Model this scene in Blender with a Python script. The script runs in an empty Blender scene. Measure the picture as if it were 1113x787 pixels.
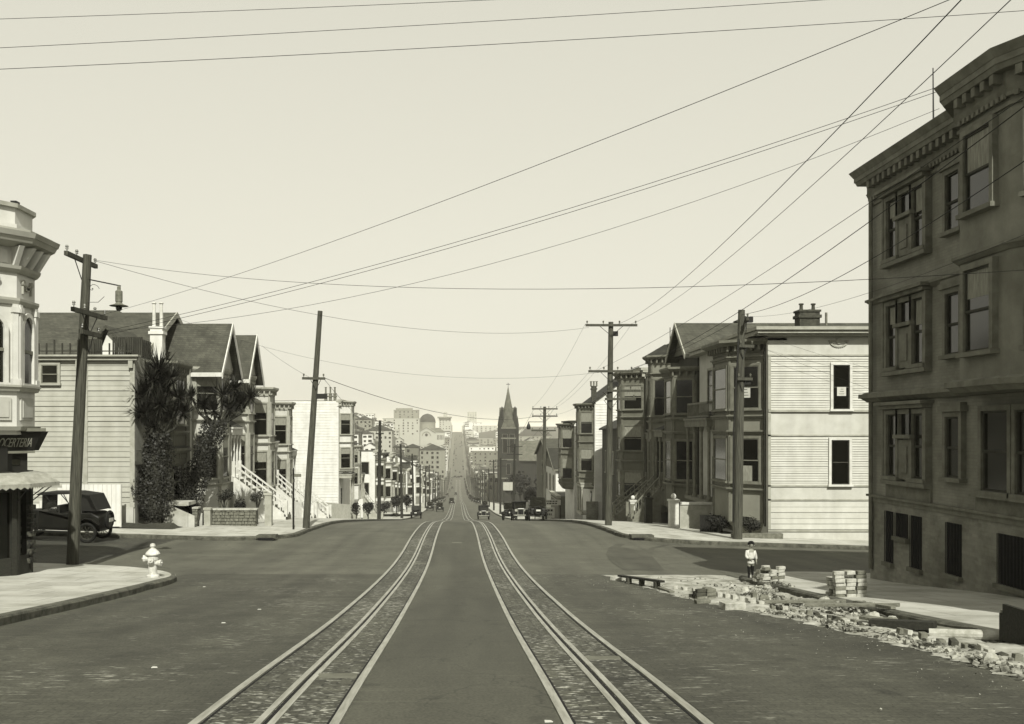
import bpy, bmesh, math, random
from mathutils import Vector, Matrix
random.seed(7)
R = math.radians
scene = bpy.context.scene
COL = scene.collection

# ------------------------------------------------------------------ camera
cam_d = bpy.data.cameras.new("camera"); cam = bpy.data.objects.new("camera", cam_d); COL.objects.link(cam)
cam.location = (0, 0, 0); cam.rotation_euler = (R(90), 0, 0)
cam_d.sensor_fit = 'HORIZONTAL'; cam_d.sensor_width = 36; cam_d.lens = 36*1000/1113
cam_d.shift_x = (556.5-498)/1113; cam_d.shift_y = (468-393.5)/1113
cam_d.clip_start = 0.1; cam_d.clip_end = 9000
scene.camera = cam

# ------------------------------------------------------------------ light
SUN_EL = 43.5; SUN_DIR = Vector((-0.165, 1.0, 0)).normalized()      # horizontal travel of the light
w = bpy.data.worlds.new("World"); scene.world = w; w.use_nodes = True
nt = w.node_tree; nt.nodes.clear()
o_ = nt.nodes.new('ShaderNodeOutputWorld'); bg = nt.nodes.new('ShaderNodeBackground')
sk = nt.nodes.new('ShaderNodeTexSky'); sk.sky_type = 'NISHITA'; sk.sun_disc = False
sk.sun_elevation = R(SUN_EL); sk.sun_rotation = math.atan2(-SUN_DIR.x, -SUN_DIR.y)
sk.dust_density = 3.0; sk.air_density = 1.0
# orthochromatic plate: the sky's blue light prints light, so the grey value leans on the blue channel
bw = nt.nodes.new('ShaderNodeVectorMath'); bw.operation = 'DOT_PRODUCT'; bw.inputs[1].default_value = (.15, .25, .75)
tint = nt.nodes.new('ShaderNodeMix'); tint.data_type = 'RGBA'; tint.blend_type = 'MULTIPLY'
tint.inputs[0].default_value = 1.0
nt.links.new(sk.outputs[0], bw.inputs[0]); toe = nt.nodes.new('ShaderNodeMath'); toe.operation = 'POWER'; toe.inputs[1].default_value = .25     # power curve flattens the sky's brightness, like a film response
gain = nt.nodes.new('ShaderNodeMath'); gain.operation = 'MULTIPLY'; gain.inputs[1].default_value = 7.4
nt.links.new(bw.outputs['Value'], toe.inputs[0]); nt.links.new(toe.outputs[0], gain.inputs[0]); nt.links.new(gain.outputs[0], tint.inputs[6])
tint.inputs[7].default_value = (1.025, 1.0, 0.85, 1)
nt.links.new(tint.outputs[2], bg.inputs[0]); bg.inputs[1].default_value = 0.05
nt.links.new(bg.outputs[0], o_.inputs[0])
sd = bpy.data.lights.new("sun", 'SUN'); sd.energy = 5.0; sd.angle = R(0.5); sd.color = (1.0, 0.985, 0.90)
sun = bpy.data.objects.new("sun", sd); COL.objects.link(sun)
tv = Vector((SUN_DIR.x, SUN_DIR.y, -math.tan(R(SUN_EL)))).normalized()
sun.rotation_euler = tv.to_track_quat('-Z', 'Y').to_euler(); sun.location = (20, -60, 80)
vs = scene.view_settings; vs.view_transform = 'Standard'; vs.look = 'None'; vs.gamma = 1; vs.use_curve_mapping = False
vs.exposure = 0.5

# ------------------------------------------------------------------ terrain profile
PT = [(-30,-0.2),(0,-1.72),(7.1,-2.26),(12,-2.79),(14.4,-3.06),(21.6,-3.72),(28,-4.2),(34,-4.5),(39,-4.62),(45.5,-4.9),(52,-5.28),(60,-5.95),
      (80,-7.85),(120,-11.7),(149,-14.2),(200,-17.6),(261,-21),(400,-31),(600,-42),(800,-47),(1000,-48),(1200,-41),(1500,-26),(1900,-6),(2100,-2),(2600,-14),(4000,-60),(8000,-60)]
def plin(y):
    if y <= PT[0][0]: return PT[0][1]
    for (a, za), (b, zb) in zip(PT, PT[1:]):
        if y <= b: return za+(zb-za)*(y-a)/(b-a)
    return PT[-1][1]
_pc = {}
def P(y):
    k = round(y, 2)
    if k not in _pc:
        wd = 2.5 if y < 60 else (6 if y < 120 else (25 if y < 400 else 90))
        _pc[k] = sum(plin(y+wd*t/4) for t in range(-4, 5))/9
    return _pc[k]
def sst(a, b, v):
    t = max(0, min(1, (v-a)/(b-a))); return t*t*(3-2*t)
def G(x, y):
    z = P(y)
    wv = sst(18, 24, y)*(1-sst(60, 100, y))
    if x > 7: z -= .03*min(x-7, 25)*wv
    if x < -7: z += .03*min(-x-7, 10)*wv
    if x < -14: z += 50*sst(14, 110, -x)*sst(280, 640, y)*(1-.75*sst(1250, 1900, y))
    if x > 14: z += 12*sst(14, 120, x)*sst(500, 1000, y)
    return z
HW = 7.1        # half width of the roadway
BL = 10.8       # building line
KB = 0.15       # kerb

# ------------------------------------------------------------------ materials (sepia monochrome print)
def sep(v):
    v = max(0.0, v)
    v = .76*v**1.5
    b = .68+.25*min(1, v/.5)**.6
    return (v*1.005, v, v*b, 1)
MATS = {}
def mat(name, v, v2=None, rough=.85, scale=3.0, bump=.15, kind=None, stretch=(1,1,1), detail=6, spec=.3, p=None, lo=.35, hi=.65):
    if name in MATS: return MATS[name]
    m = bpy.data.materials.new(name); m.use_nodes = True; n = m.node_tree; L = n.links
    b = n.nodes['Principled BSDF']; b.inputs['Roughness'].default_value = rough
    b.inputs['Specular IOR Level'].default_value = spec
    if v2 is None: v2 = v*.82
    tc = n.nodes.new('ShaderNodeTexCoord'); mp = n.nodes.new('ShaderNodeMapping')
    mp.inputs['Scale'].default_value = stretch; L.new(tc.outputs['Object'], mp.inputs[0])
    no = n.nodes.new('ShaderNodeTexNoise'); no.inputs['Scale'].default_value = scale; no.inputs['Detail'].default_value = detail
    no.inputs['Roughness'].default_value = .65
    L.new(mp.outputs[0], no.inputs[0])
    cr = n.nodes.new('ShaderNodeValToRGB'); cr.color_ramp.elements[0].position = lo; cr.color_ramp.elements[1].position = hi
    cr.color_ramp.elements[0].color = sep(v2); cr.color_ramp.elements[1].color = sep(v)
    L.new(no.outputs[0], cr.inputs[0]); out = cr.outputs[0]; hgt = no.outputs[0]; bstr = bump; bd = .02
    if kind in ('brick', 'slab', 'paving', 'shingle', 'ashlar', 'boards', 'vboards'):
        br = n.nodes.new('ShaderNodeTexBrick')
        sx = n.nodes.new('ShaderNodeSeparateXYZ'); L.new(tc.outputs['Object'], sx.inputs[0])
        cx = n.nodes.new('ShaderNodeCombineXYZ')
        if kind in ('paving', 'slab'):
            L.new(sx.outputs[0], cx.inputs[0]); L.new(sx.outputs[1], cx.inputs[1])
        elif kind == 'vboards':
            ad = n.nodes.new('ShaderNodeMath'); L.new(sx.outputs[0], ad.inputs[0]); L.new(sx.outputs[1], ad.inputs[1])
            L.new(sx.outputs[2], cx.inputs[0]); L.new(ad.outputs[0], cx.inputs[1])
        else:
            ad = n.nodes.new('ShaderNodeMath'); L.new(sx.outputs[0], ad.inputs[0]); L.new(sx.outputs[1], ad.inputs[1])
            L.new(ad.outputs[0], cx.inputs[0]); L.new(sx.outputs[2], cx.inputs[1])
        L.new(cx.outputs[0], br.inputs['Vector']); br.inputs['Scale'].default_value = 1
        d = dict(bw=.23, rh=.075, ms=.008, c1=1.0, c2=.75, mo=.55); d.update(p or {})
        br.inputs['Brick Width'].default_value = d['bw']; br.inputs['Row Height'].default_value = d['rh']; br.inputs['Mortar Size'].default_value = d['ms']
        br.inputs['Mortar Smooth'].default_value = .3
        br.inputs['Color1'].default_value = (d['c1'],)*3+(1,); br.inputs['Color2'].default_value = (d['c2'],)*3+(1,); br.inputs['Mortar'].default_value = (d['mo'],)*3+(1,)
        mx = n.nodes.new('ShaderNodeMix'); mx.data_type = 'RGBA'; mx.blend_type = 'MULTIPLY'; mx.inputs[0].default_value = 1
        L.new(out, mx.inputs[6]); L.new(br.outputs[0], mx.inputs[7]); out = mx.outputs[2]
        if kind == 'paving':      # scattered pale chips and worn blocks
            n2 = n.nodes.new('ShaderNodeTexNoise'); n2.inputs['Scale'].default_value = 1; n2.inputs['Detail'].default_value = 3
            m2 = n.nodes.new('ShaderNodeMapping'); m2.inputs['Scale'].default_value = (d.get('csx', 3.4), 26, 1)
            L.new(tc.outputs['Object'], m2.inputs[0]); L.new(m2.outputs[0], n2.inputs[0])
            n3 = n.nodes.new('ShaderNodeTexNoise'); n3.inputs['Scale'].default_value = .5; n3.inputs['Detail'].default_value = 4
            L.new(tc.outputs['Object'], n3.inputs[0])
            r3 = n.nodes.new('ShaderNodeMapRange'); r3.inputs[1].default_value = .4; r3.inputs[2].default_value = .62; r3.inputs[3].default_value = 0; r3.inputs[4].default_value = d.get('gate', .13)
            L.new(n3.outputs[0], r3.inputs[0])
            ad2 = n.nodes.new('ShaderNodeMath'); L.new(n2.outputs[0], ad2.inputs[0]); L.new(r3.outputs[0], ad2.inputs[1])
            r2 = n.nodes.new('ShaderNodeMapRange'); r2.inputs[1].default_value = d.get('cth', .70); r2.inputs[2].default_value = d.get('cth', .70)+.09
            L.new(ad2.outputs[0], r2.inputs[0])
            m3 = n.nodes.new('ShaderNodeMix'); m3.data_type = 'RGBA'; L.new(r2.outputs[0], m3.inputs[0]); L.new(out, m3.inputs[6])
            m3.inputs[7].default_value = sep(d.get('chip', .34)); out = m3.outputs[2]
        sb = n.nodes.new('ShaderNodeMath'); sb.operation = 'MULTIPLY_ADD'
        L.new(br.outputs['Fac'], sb.inputs[0]); sb.inputs[1].default_value = -.8; L.new(no.outputs[0], sb.inputs[2]); hgt = sb.outputs[0]
        bd = .012
    elif kind == 'streak':        # weather streaks running down
        n2 = n.nodes.new('ShaderNodeTexNoise'); n2.inputs['Scale'].default_value = 1; n2.inputs['Detail'].default_value = 5
        m2 = n.nodes.new('ShaderNodeMapping'); m2.inputs['Scale'].default_value = (2.5, 2.5, .25)
        L.new(tc.outputs['Object'], m2.inputs[0]); L.new(m2.outputs[0], n2.inputs[0])
        r2 = n.nodes.new('ShaderNodeMapRange'); r2.inputs[1].default_value = .4; r2.inputs[2].default_value = .7; r2.inputs[3].default_value = 1.0; r2.inputs[4].default_value = .9
        L.new(n2.outputs[0], r2.inputs[0])
        mx = n.nodes.new('ShaderNodeMix'); mx.data_type = 'RGBA'; mx.blend_type = 'MULTIPLY'; mx.inputs[0].default_value = 1
        L.new(out, mx.inputs[6]); L.new(r2.outputs[0], mx.inputs[7]); out = mx.outputs[2]
    if kind in ('road', 'paving'):
        def nz(sc, scale, det, a, b_, c_, d_, src=None):
            n2 = n.nodes.new('ShaderNodeTexNoise'); n2.inputs['Scale'].default_value = scale; n2.inputs['Detail'].default_value = det
            m2 = n.nodes.new('ShaderNodeMapping'); m2.inputs['Scale'].default_value = sc; L.new(tc.outputs['Object'], m2.inputs[0]); L.new(m2.outputs[0], n2.inputs[0])
            r2 = n.nodes.new('ShaderNodeMapRange'); r2.inputs[1].default_value = a; r2.inputs[2].default_value = b_; r2.inputs[3].default_value = c_; r2.inputs[4].default_value = d_
            L.new(n2.outputs[0], r2.inputs[0]); return r2.outputs[0]
        def mul(o1, o2):
            mx = n.nodes.new('ShaderNodeMix'); mx.data_type = 'RGBA'; mx.blend_type = 'MULTIPLY'; mx.inputs[0].default_value = 1
            L.new(o1, mx.inputs[6]); L.new(o2, mx.inputs[7]); return mx.outputs[2]
        out = mul(out, nz((1,1,1), 38, 3, .3, .7, .72, 1.3)); out = mul(out, nz((1.1,.05,1), 1.0, 4, .35, .65, .8, 1.14)); out = mul(out, nz((1,1,1), 2.2, 6, .62, .72, 1.0, .7)); out = mul(out, nz((.4,7,1), 1, 4, .6, .75, 1.0, 1.35))
        vo = n.nodes.new('ShaderNodeTexVoronoi'); vo.feature = 'DISTANCE_TO_EDGE'; vo.inputs['Scale'].default_value = .28
        wn = n.nodes.new('ShaderNodeTexNoise'); wn.inputs['Scale'].default_value = 1.6; wn.inputs['Detail'].default_value = 5; L.new(tc.outputs['Object'], wn.inputs[0])
        va = n.nodes.new('ShaderNodeVectorMath'); va.operation = 'MULTIPLY_ADD'; va.inputs[1].default_value = (1.3, 1.3, 0); L.new(wn.outputs['Color'], va.inputs[0]); L.new(tc.outputs['Object'], va.inputs[2]); L.new(va.outputs[0], vo.inputs['Vector'])
        rc_ = n.nodes.new('ShaderNodeMapRange'); rc_.inputs[1].default_value = .0; rc_.inputs[2].default_value = .006; rc_.inputs[3].default_value = .62 if kind == 'road' else 1.0; rc_.inputs[4].default_value = 1.0; L.new(vo.outputs['Distance'], rc_.inputs[0]); out = mul(out, rc_.outputs[0])
    L.new(out, b.inputs['Base Color'])
    bp = n.nodes.new('ShaderNodeBump'); bp.inputs['Strength'].default_value = bstr; bp.inputs['Distance'].default_value = bd
    L.new(hgt, bp.inputs['Height']); L.new(bp.outputs[0], b.inputs['Normal'])
    MATS[name] = m; return m
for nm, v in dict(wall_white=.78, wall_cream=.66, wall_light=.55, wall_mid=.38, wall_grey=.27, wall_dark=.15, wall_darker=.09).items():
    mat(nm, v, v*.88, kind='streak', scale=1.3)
    mat(nm+'_bd', v, v*.84, kind='boards', scale=2.2, p=dict(bw=4.0, rh=.16, ms=.012, c1=1, c2=.95, mo=.6))
mat('trim_white', .74, .62); mat('trim_light', .52, .42); mat('trim_mid', .33, .25); mat('trim_dark', .12, .08)
mat('shingle', .20, .13, kind='shingle', p=dict(bw=.22, rh=.12, ms=.01, c1=1, c2=.7, mo=.5), scale=1.2)
mat('shingle_dark', .12, .075, kind='shingle', p=dict(bw=.22, rh=.12, ms=.01, c1=1, c2=.7, mo=.5), scale=1.2)
mat('tar', .16, .10, scale=.8)
mat('road_m', .225, .165, kind='road', scale=.5, detail=12, bump=.25, lo=.3, hi=.7)
mat('asphalt_dark', .175, .14, kind='road', scale=.8, detail=12, bump=.25)
mat('asphalt_strip', .185, .15, kind='road', scale=.7, detail=12, bump=.3, stretch=(1, .25, 1))
mat('paving', .185, .14, kind='paving', scale=1.3, detail=10, bump=.6, p=dict(bw=.2, rh=.1, ms=.010, c1=1.05, c2=.86, mo=.78, chip=.42, cth=.715, csx=5.0))
mat('track_paving', .20, .14, kind='paving', scale=1.6, detail=10, bump=.5, p=dict(bw=.26, rh=.12, ms=.014, c1=1.15, c2=.66, mo=.5, chip=.52, cth=.60, csx=11, gate=.05))
mat('cobble', .19, .12, kind='paving', scale=1.3, detail=8, bump=.6, p=dict(bw=.16, rh=.13, ms=.02, c1=1, c2=.6, mo=.5, chip=.25))
mat('concrete', .62, .42, kind='slab', scale=.9, detail=12, lo=.3, hi=.6, bump=.2, p=dict(bw=1.2, rh=1.2, ms=.018, c1=1, c2=.9, mo=.6))
mat('concrete_old', .30, .20, scale=2.0, detail=8, bump=.3)
mat('kerb_stone', .24, .11, scale=5, detail=8, bump=.5)
mat('sand', .60, .30, scale=2.4, detail=12, bump=.8)
mat('earth', .15, .09, scale=.4, detail=8, bump=.6)
mat('steel', .52, .34, rough=.45, spec=.5, scale=6, stretch=(3, .3, 1), bump=.1); mat('slot', .02, .015)
mat('stone_light', .62, .4, scale=7, bump=.5); mat('stone_mid', .33, .2, scale=7, bump=.5); mat('stone_dark', .17, .09, scale=7, bump=.6)
mat('rubble_stone', .52, .13, scale=3, bump=.8, lo=.42, hi=.58)
mat('stucco_brick', .44, .29, kind='brick', scale=.6, p=dict(bw=.21, rh=.07, ms=.007, c1=1, c2=.86, mo=.8), bump=.35)
mat('stucco', .42, .29, scale=1.0, detail=8, kind='streak'); mat('apt_trim', .34, .24, kind='streak'); mat('apt_sash', .15, .1)
mat('base_brick', .44, .29, kind='brick', scale=1.2, p=dict(bw=.23, rh=.08, ms=.009, c1=1, c2=.75, mo=.85), bump=.5)
mat('pole_wood', .20, .085, scale=3, stretch=(9, 9, .5), bump=.7, detail=8); mat('pole_dark', .10, .05, scale=3, stretch=(9, 9, .5), bump=.7)
mat('wire_m', .035, .03); mat('iron', .05, .035, rough=.5); mat('ceramic', .25, .15, rough=.3)
mat('wood_dark', .10, .06, scale=3, stretch=(1, 8, 8), bump=.5); mat('wood_pale', .36, .22, scale=3, stretch=(1, 8, 8), bump=.5)
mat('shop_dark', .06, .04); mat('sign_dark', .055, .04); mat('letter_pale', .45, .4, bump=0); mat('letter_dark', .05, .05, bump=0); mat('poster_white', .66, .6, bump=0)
mat('canvas', .52, .40, scale=6); mat('goods', .16, .03, scale=9, lo=.45, hi=.55)
mat('ivy', .085, .035, scale=6, rough=.6, lo=.4, hi=.6); mat('cord_leaf', .095, .045, scale=4, rough=.6); mat('leaf_dark', .06, .03, scale=3, rough=.7); mat('leaf_mid', .10, .05, scale=3, rough=.7)
mat('bark', .13, .06, scale=5, stretch=(4, 4, .6), bump=.9)
mat('car_black', .05, .03, rough=.5, spec=.25, bump=.03); mat('car_top', .05, .035, rough=.8); mat('tyre', .04, .03, rough=.9); mat('nickel', .5, .4, rough=.25, spec=.8)
mat('car_matte', .06, .04, rough=.85, spec=.05, bump=.02); mat('car_grey', .13, .1, rough=.45, spec=.5, bump=.03); mat('spoke', .12, .08)
mat('hydrant_paint', .75, .55, scale=9, rough=.5); mat('skin', .40, .36, bump=0, rough=.6); mat('cloth_white', .72, .62, scale=25); mat('cloth_dark', .035, .03, scale=9); mat('hair', .03, .02)
mat('steeple_brick', .085, .055, scale=.5, kind='brick'); mat('slate', .26, .16, scale=.6); mat('dome_m', .07, .05, scale=.3); mat('curtain', .45, .3, scale=8, stretch=(4, 4, .4))
def glass(name, v):
    m = mat(name, v, v*.6, rough=.12, scale=.9, bump=.02, spec=.6); return m
glass('glass', .035); glass('glass_soft', .07)
def pick(n): return MATS[n]

# ------------------------------------------------------------------ mesh helpers
ORG = {}
def tag(o, label=None, cat=None, group=None, kind=None):
    if label: o['label'] = label
    if cat: o['category'] = cat
    if group: o['group'] = group
    if kind: o['kind'] = kind
    return o
def thing(name, loc, label, cat, group=None):
    o = bpy.data.objects.new(name, None); o.location = loc; o.empty_display_size = .3; COL.objects.link(o)
    ORG[o.name] = Vector(loc); return tag(o, label, cat, group)
class FR:      # vertical face frame: a along u, b outward n
    def __init__(s, o, u, n): s.o = Vector(o); s.u = Vector(u).normalized(); s.n = Vector(n).normalized()
    def p(s, a, b, z): q = s.o+s.u*a+s.n*b; return (q.x, q.y, z)
class MB:
    def __init__(s): s.v = []; s.f = []; s.smooth = False
    def add(s, vs_, fs):
        k = len(s.v); s.v += [tuple(v) for v in vs_]; s.f += [tuple(i+k for i in f) for f in fs]; return s
    def hexa(s, p): return s.add(p, [(0,3,2,1),(4,5,6,7),(0,1,5,4),(1,2,6,5),(2,3,7,6),(3,0,4,7)])
    def box(s, x0, x1, y0, y1, z0, z1): return s.hexa([(x0,y0,z0),(x1,y0,z0),(x1,y1,z0),(x0,y1,z0),(x0,y0,z1),(x1,y0,z1),(x1,y1,z1),(x0,y1,z1)])
    def fbox(s, F, a0, a1, b0, b1, z0, z1):
        return s.hexa([F.p(a0,b0,z0),F.p(a1,b0,z0),F.p(a1,b1,z0),F.p(a0,b1,z0),F.p(a0,b0,z1),F.p(a1,b0,z1),F.p(a1,b1,z1),F.p(a0,b1,z1)])
    def quad(s, a, b, c, d): return s.add([a,b,c,d], [(0,1,2,3)])
    def tri(s, a, b, c): return s.add([a,b,c], [(0,1,2)])
    def prism(s, poly, z0, z1, poly2=None):
        n = len(poly); q = poly2 or poly
        return s.add([(p[0],p[1],z0) for p in poly]+[(p[0],p[1],z1) for p in q], [tuple(range(n))[::-1], tuple(range(n, 2*n))]+[(i,(i+1)%n,n+(i+1)%n,n+i) for i in range(n)])
    def tube(s, p0, p1, r0, r1=None, n=8, caps=True):
        r1 = r0 if r1 is None else r1; p0 = Vector(p0); p1 = Vector(p1); d = (p1-p0).normalized()
        a = d.orthogonal().normalized(); b = d.cross(a); vv = []
        for p, r in ((p0, r0), (p1, r1)):
            for i in range(n):
                t = 2*math.pi*i/n; vv.append(p+a*(r*math.cos(t))+b*(r*math.sin(t)))
        fs = [(i,(i+1)%n,n+(i+1)%n,n+i) for i in range(n)]
        if caps: fs += [tuple(range(n))[::-1], tuple(range(n, 2*n))]
        return s.add(vv, fs)
    def path(s, pts, rs, n=8):
        pts = [Vector(p) for p in pts]; vv = []; N = len(pts)
        if not isinstance(rs, (list, tuple)): rs = [rs]*N
        ref = None
        for i, p in enumerate(pts):
            d = (pts[min(i+1, N-1)]-pts[max(i-1, 0)]).normalized()
            if ref is None: ref = d.orthogonal().normalized()
            a = (ref-d*ref.dot(d)).normalized(); ref = a; b = d.cross(a)
            for k in range(n):
                t = 2*math.pi*k/n; vv.append(p+a*(rs[i]*math.cos(t))+b*(rs[i]*math.sin(t)))
        fs = [(i*n+k, i*n+(k+1)%n, (i+1)*n+(k+1)%n, (i+1)*n+k) for i in range(N-1) for k in range(n)]
        fs += [tuple(range(n))[::-1], tuple(range((N-1)*n, N*n))]
        return s.add(vv, fs)
    def lathe(s, c, prof, n=16):
        vv = []; M = len(prof)
        for r, z in prof:
            for k in range(n):
                t = 2*math.pi*k/n; vv.append((c[0]+r*math.cos(t), c[1]+r*math.sin(t), c[2]+z))
        fs = [(i*n+k, i*n+(k+1)%n, (i+1)*n+(k+1)%n, (i+1)*n+k) for i in range(M-1) for k in range(n)]
        fs += [tuple(range(n))[::-1], tuple(range((M-1)*n, M*n))]
        return s.add(vv, fs)
    def ring(s, c, ax, r, rt, n=20, m=6):   # torus, ax = axis
        ax = Vector(ax).normalized(); a = ax.orthogonal().normalized(); b = ax.cross(a); c = Vector(c); vv = []
        for i in range(n):
            t = 2*math.pi*i/n; e = a*math.cos(t)+b*math.sin(t)
            for j in range(m):
                q = 2*math.pi*j/m; vv.append(c+e*(r+rt*math.cos(q))+ax*(rt*math.sin(q)))
        return s.add(vv, [(i*m+j, ((i+1)%n)*m+j, ((i+1)%n)*m+(j+1)%m, i*m+(j+1)%m) for i in range(n) for j in range(m)])
    def build(s, name, m, parent=None, org=None, recalc=True, smooth=None, bevel=0):
        if parent is not None: o_ = ORG[parent.name]
        elif org is not None: o_ = Vector(org)
        else:
            xs = [v[0] for v in s.v]; ys = [v[1] for v in s.v]; o_ = Vector(((min(xs)+max(xs))/2, (min(ys)+max(ys))/2, min(v[2] for v in s.v)))
        me = bpy.data.meshes.new(name); me.from_pydata([(v[0]-o_.x, v[1]-o_.y, v[2]-o_.z) for v in s.v], [], s.f)
        if recalc:
            bm = bmesh.new(); bm.from_mesh(me); bmesh.ops.recalc_face_normals(bm, faces=bm.faces); bm.to_mesh(me); bm.free()
        me.materials.append(pick(m) if isinstance(m, str) else m)
        if smooth if smooth is not None else s.smooth:
            for p in me.polygons: p.use_smooth = True
        ob = bpy.data.objects.new(name, me); COL.objects.link(ob)
        if parent is not None: ob.parent = parent
        else: ob.location = o_
        ORG[ob.name] = o_
        if bevel:
            md = ob.modifiers.new('bevel', 'BEVEL'); md.width = bevel; md.segments = 2; md.limit_method = 'ANGLE'
        return ob
def copy_tree(o, parent=None):
    c = o.copy(); COL.objects.link(c)
    if parent is not None: c.parent = parent
    for ch in list(o.children): copy_tree(ch, c)
    return c
def offset(poly, d):      # outward offset of a ccw or cw convex-ish polygon
    n = len(poly); A = sum(poly[i][0]*poly[(i+1)%n][1]-poly[(i+1)%n][0]*poly[i][1] for i in range(n))
    sg = 1 if A > 0 else -1; out = []
    for i in range(n):
        p0 = Vector(poly[i-1]); p1 = Vector(poly[i]); p2 = Vector(poly[(i+1)%n])
        e1 = (p1-p0).normalized(); e2 = (p2-p1).normalized()
        n1 = Vector((e1.y, -e1.x))*sg; n2 = Vector((e2.y, -e2.x))*sg
        k = n1+n2; L = k.length_squared
        k = k*(2/L) if L > .2 else n1
        if k.length > 2: k = k.normalized()*2
        out.append(tuple(p1+k*d))
    return out

# ------------------------------------------------------------------ ground, road, pavements
YS = [-12+.6*i for i in range(int(92/.6))]
y = YS[-1]
while y < 300: y += 3; YS.append(y)
while y < 8000: y += max(12, y*.03); YS.append(y)
def strip(xs_f, ys, dz, name, m, kind='structure', zf=None, org=(0,0,0)):
    mb = MB(); N = None
    for yy in ys:
        xs = xs_f(yy); N = len(xs)
        for x in xs: mb.v.append((x, yy, G(x, yy)+(dz(x, yy) if callable(dz) else dz)))
    for j in range(len(ys)-1):
        for i in range(N-1): mb.f.append((j*N+i, j*N+i+1, (j+1)*N+i+1, (j+1)*N+i))
    o = mb.build(name, m, org=org, recalc=False)
    if kind: o['kind'] = kind
    return o
GX = [-4000,-2000,-1000,-500,-300,-200,-160,-130,-110,-95,-80,-65,-50,-40,-32,-26,-22,-18,-16,-14,-12,-10,-7,0,7,10,12,14,17,22,32,45,60,80,100,120,160,250,500,1000,2000,4000]
def gdz(x, y):
    if abs(x) <= 12: return -.35
    if 18 < y < 46 and abs(x) < 70: return -.35 if (abs(x) < 12.1 or 22 < y < 41) else .08
    return .08
strip(lambda y: GX, YS, gdz, 'ground', 'earth')
near = [y for y in YS if y <= 400]; far = [y for y in YS if y >= near[-1] and y <= 2300]
strip(lambda y: [-11.5,-7.1,-3.5,0,3.5,7.1,11.5], [y for y in YS if y <= 2300], 0.0, 'road', 'road_m')
CY0, CY1 = 26.2, 37.6      # kerb to kerb on the cross street
yc = [CY0-5.4+.6*i for i in range(int((CY1-CY0+10.2)/.6)+1)]
for s in (-1, 1):
    xs = [s*7.0, s*9, s*11.5, s*14, s*17, s*22, s*27, s*32, s*45, s*70]
    strip(lambda y: sorted(xs), yc, -.004, 'cross_street', 'cobble' if s < 0 else 'road_m')
ySub = [y for y in YS if y <= CY0-.2]
for x0, x1 in ((-7.6,-2.0),(2.0,7.6)):
    strip(lambda y: [x0, (x0+x1)/2, x1], ySub, .004, 'brick_paving', 'paving')
TX = -.055; TS = 1.45; GA = 1.067/2
for s in (-1, 1):
    c = TX+s*TS
    strip(lambda y: [c-GA-.03, c, c+GA+.03], [y for y in YS if y <= 420], .008, 'track_paving', 'track_paving')
strip(lambda y: [TX-TS+GA+.03, TX, TX+TS-GA-.03], [y for y in YS if y <= 60], .0065, 'road_centre', 'asphalt_strip')
# patch of dark new asphalt in front of the right far corner
mbp = MB(); xa = [(27.2, 4.9, 6.1),(30, 5.0, 6.5),(33, 5.3, 6.9),(35.5, 5.8, 7.6),(37.2, 6.4, 8.6)]
for yy, a, b in xa: mbp.v += [(a, yy, G(a, yy)+.005), (b, yy, G(b, yy)+.005)]
mbp.f = [(2*i, 2*i+1, 2*i+3, 2*i+2) for i in range(4)]
mbp.build('road_patch', 'asphalt_dark', org=(0,0,0))['kind'] = 'structure'

def rail_track(s):
    c = TX+s*TS
    lab = 'left-hand street railway track, two rails and a slotted middle rail' if s < 0 else 'right-hand street railway track, two rails and a slotted middle rail'
    root = thing('railway_track', (c, 0, P(0)), lab, 'track', 'street railway tracks')
    ys = [y for y in YS if -12 <= y <= 900]
    def bar(xc, wd, h, name, m):
        mb = MB()
        for y in ys:
            z = P(y); wob = .006*math.sin(y*.31+xc)
            mb.v += [(xc-wd/2+wob, y, z-.02), (xc-wd/2+wob, y, z+h), (xc+wd/2+wob, y, z+h), (xc+wd/2+wob, y, z-.02)]
        for j in range(len(ys)-1):
            for k in range(3): mb.f.append((j*4+k, j*4+k+1, (j+1)*4+k+1, (j+1)*4+k))
        return mb.build(name, m, root)
    for q in (-1, 1):
        bar(c+q*(GA+.01), .075, .022, 'rail', 'steel'); bar(c+q*(GA-.045), .02, .012, 'flange_groove', 'slot')
    bar(c-.055, .06, .02, 'slot_rail', 'steel'); bar(c+.055, .06, .02, 'slot_rail', 'steel'); bar(c, .03, .013, 'cable_slot', 'slot')
rail_track(-1); rail_track(1)
# iron slot covers between the rails
for s, y in ((-1, 9.3), (1, 10.6), (-1, 29.5), (1, 30.4), (-1, 37), (1, 36.5), (0, 37.6)):
    c = TX+s*TS+(.28 if s else 0); z = P(y)
    ob = MB().box(c-.2, c+.2, y-.12, y+.12, z+.0, z+.014).build('cover_plate', 'concrete_old')
    tag(ob, 'pale iron cover plate set in the paving beside the track slot' if s else 'pale cover plate alone in the asphalt between the two tracks', 'cover plate', 'cover plates in the track paving' if s else None)

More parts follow.
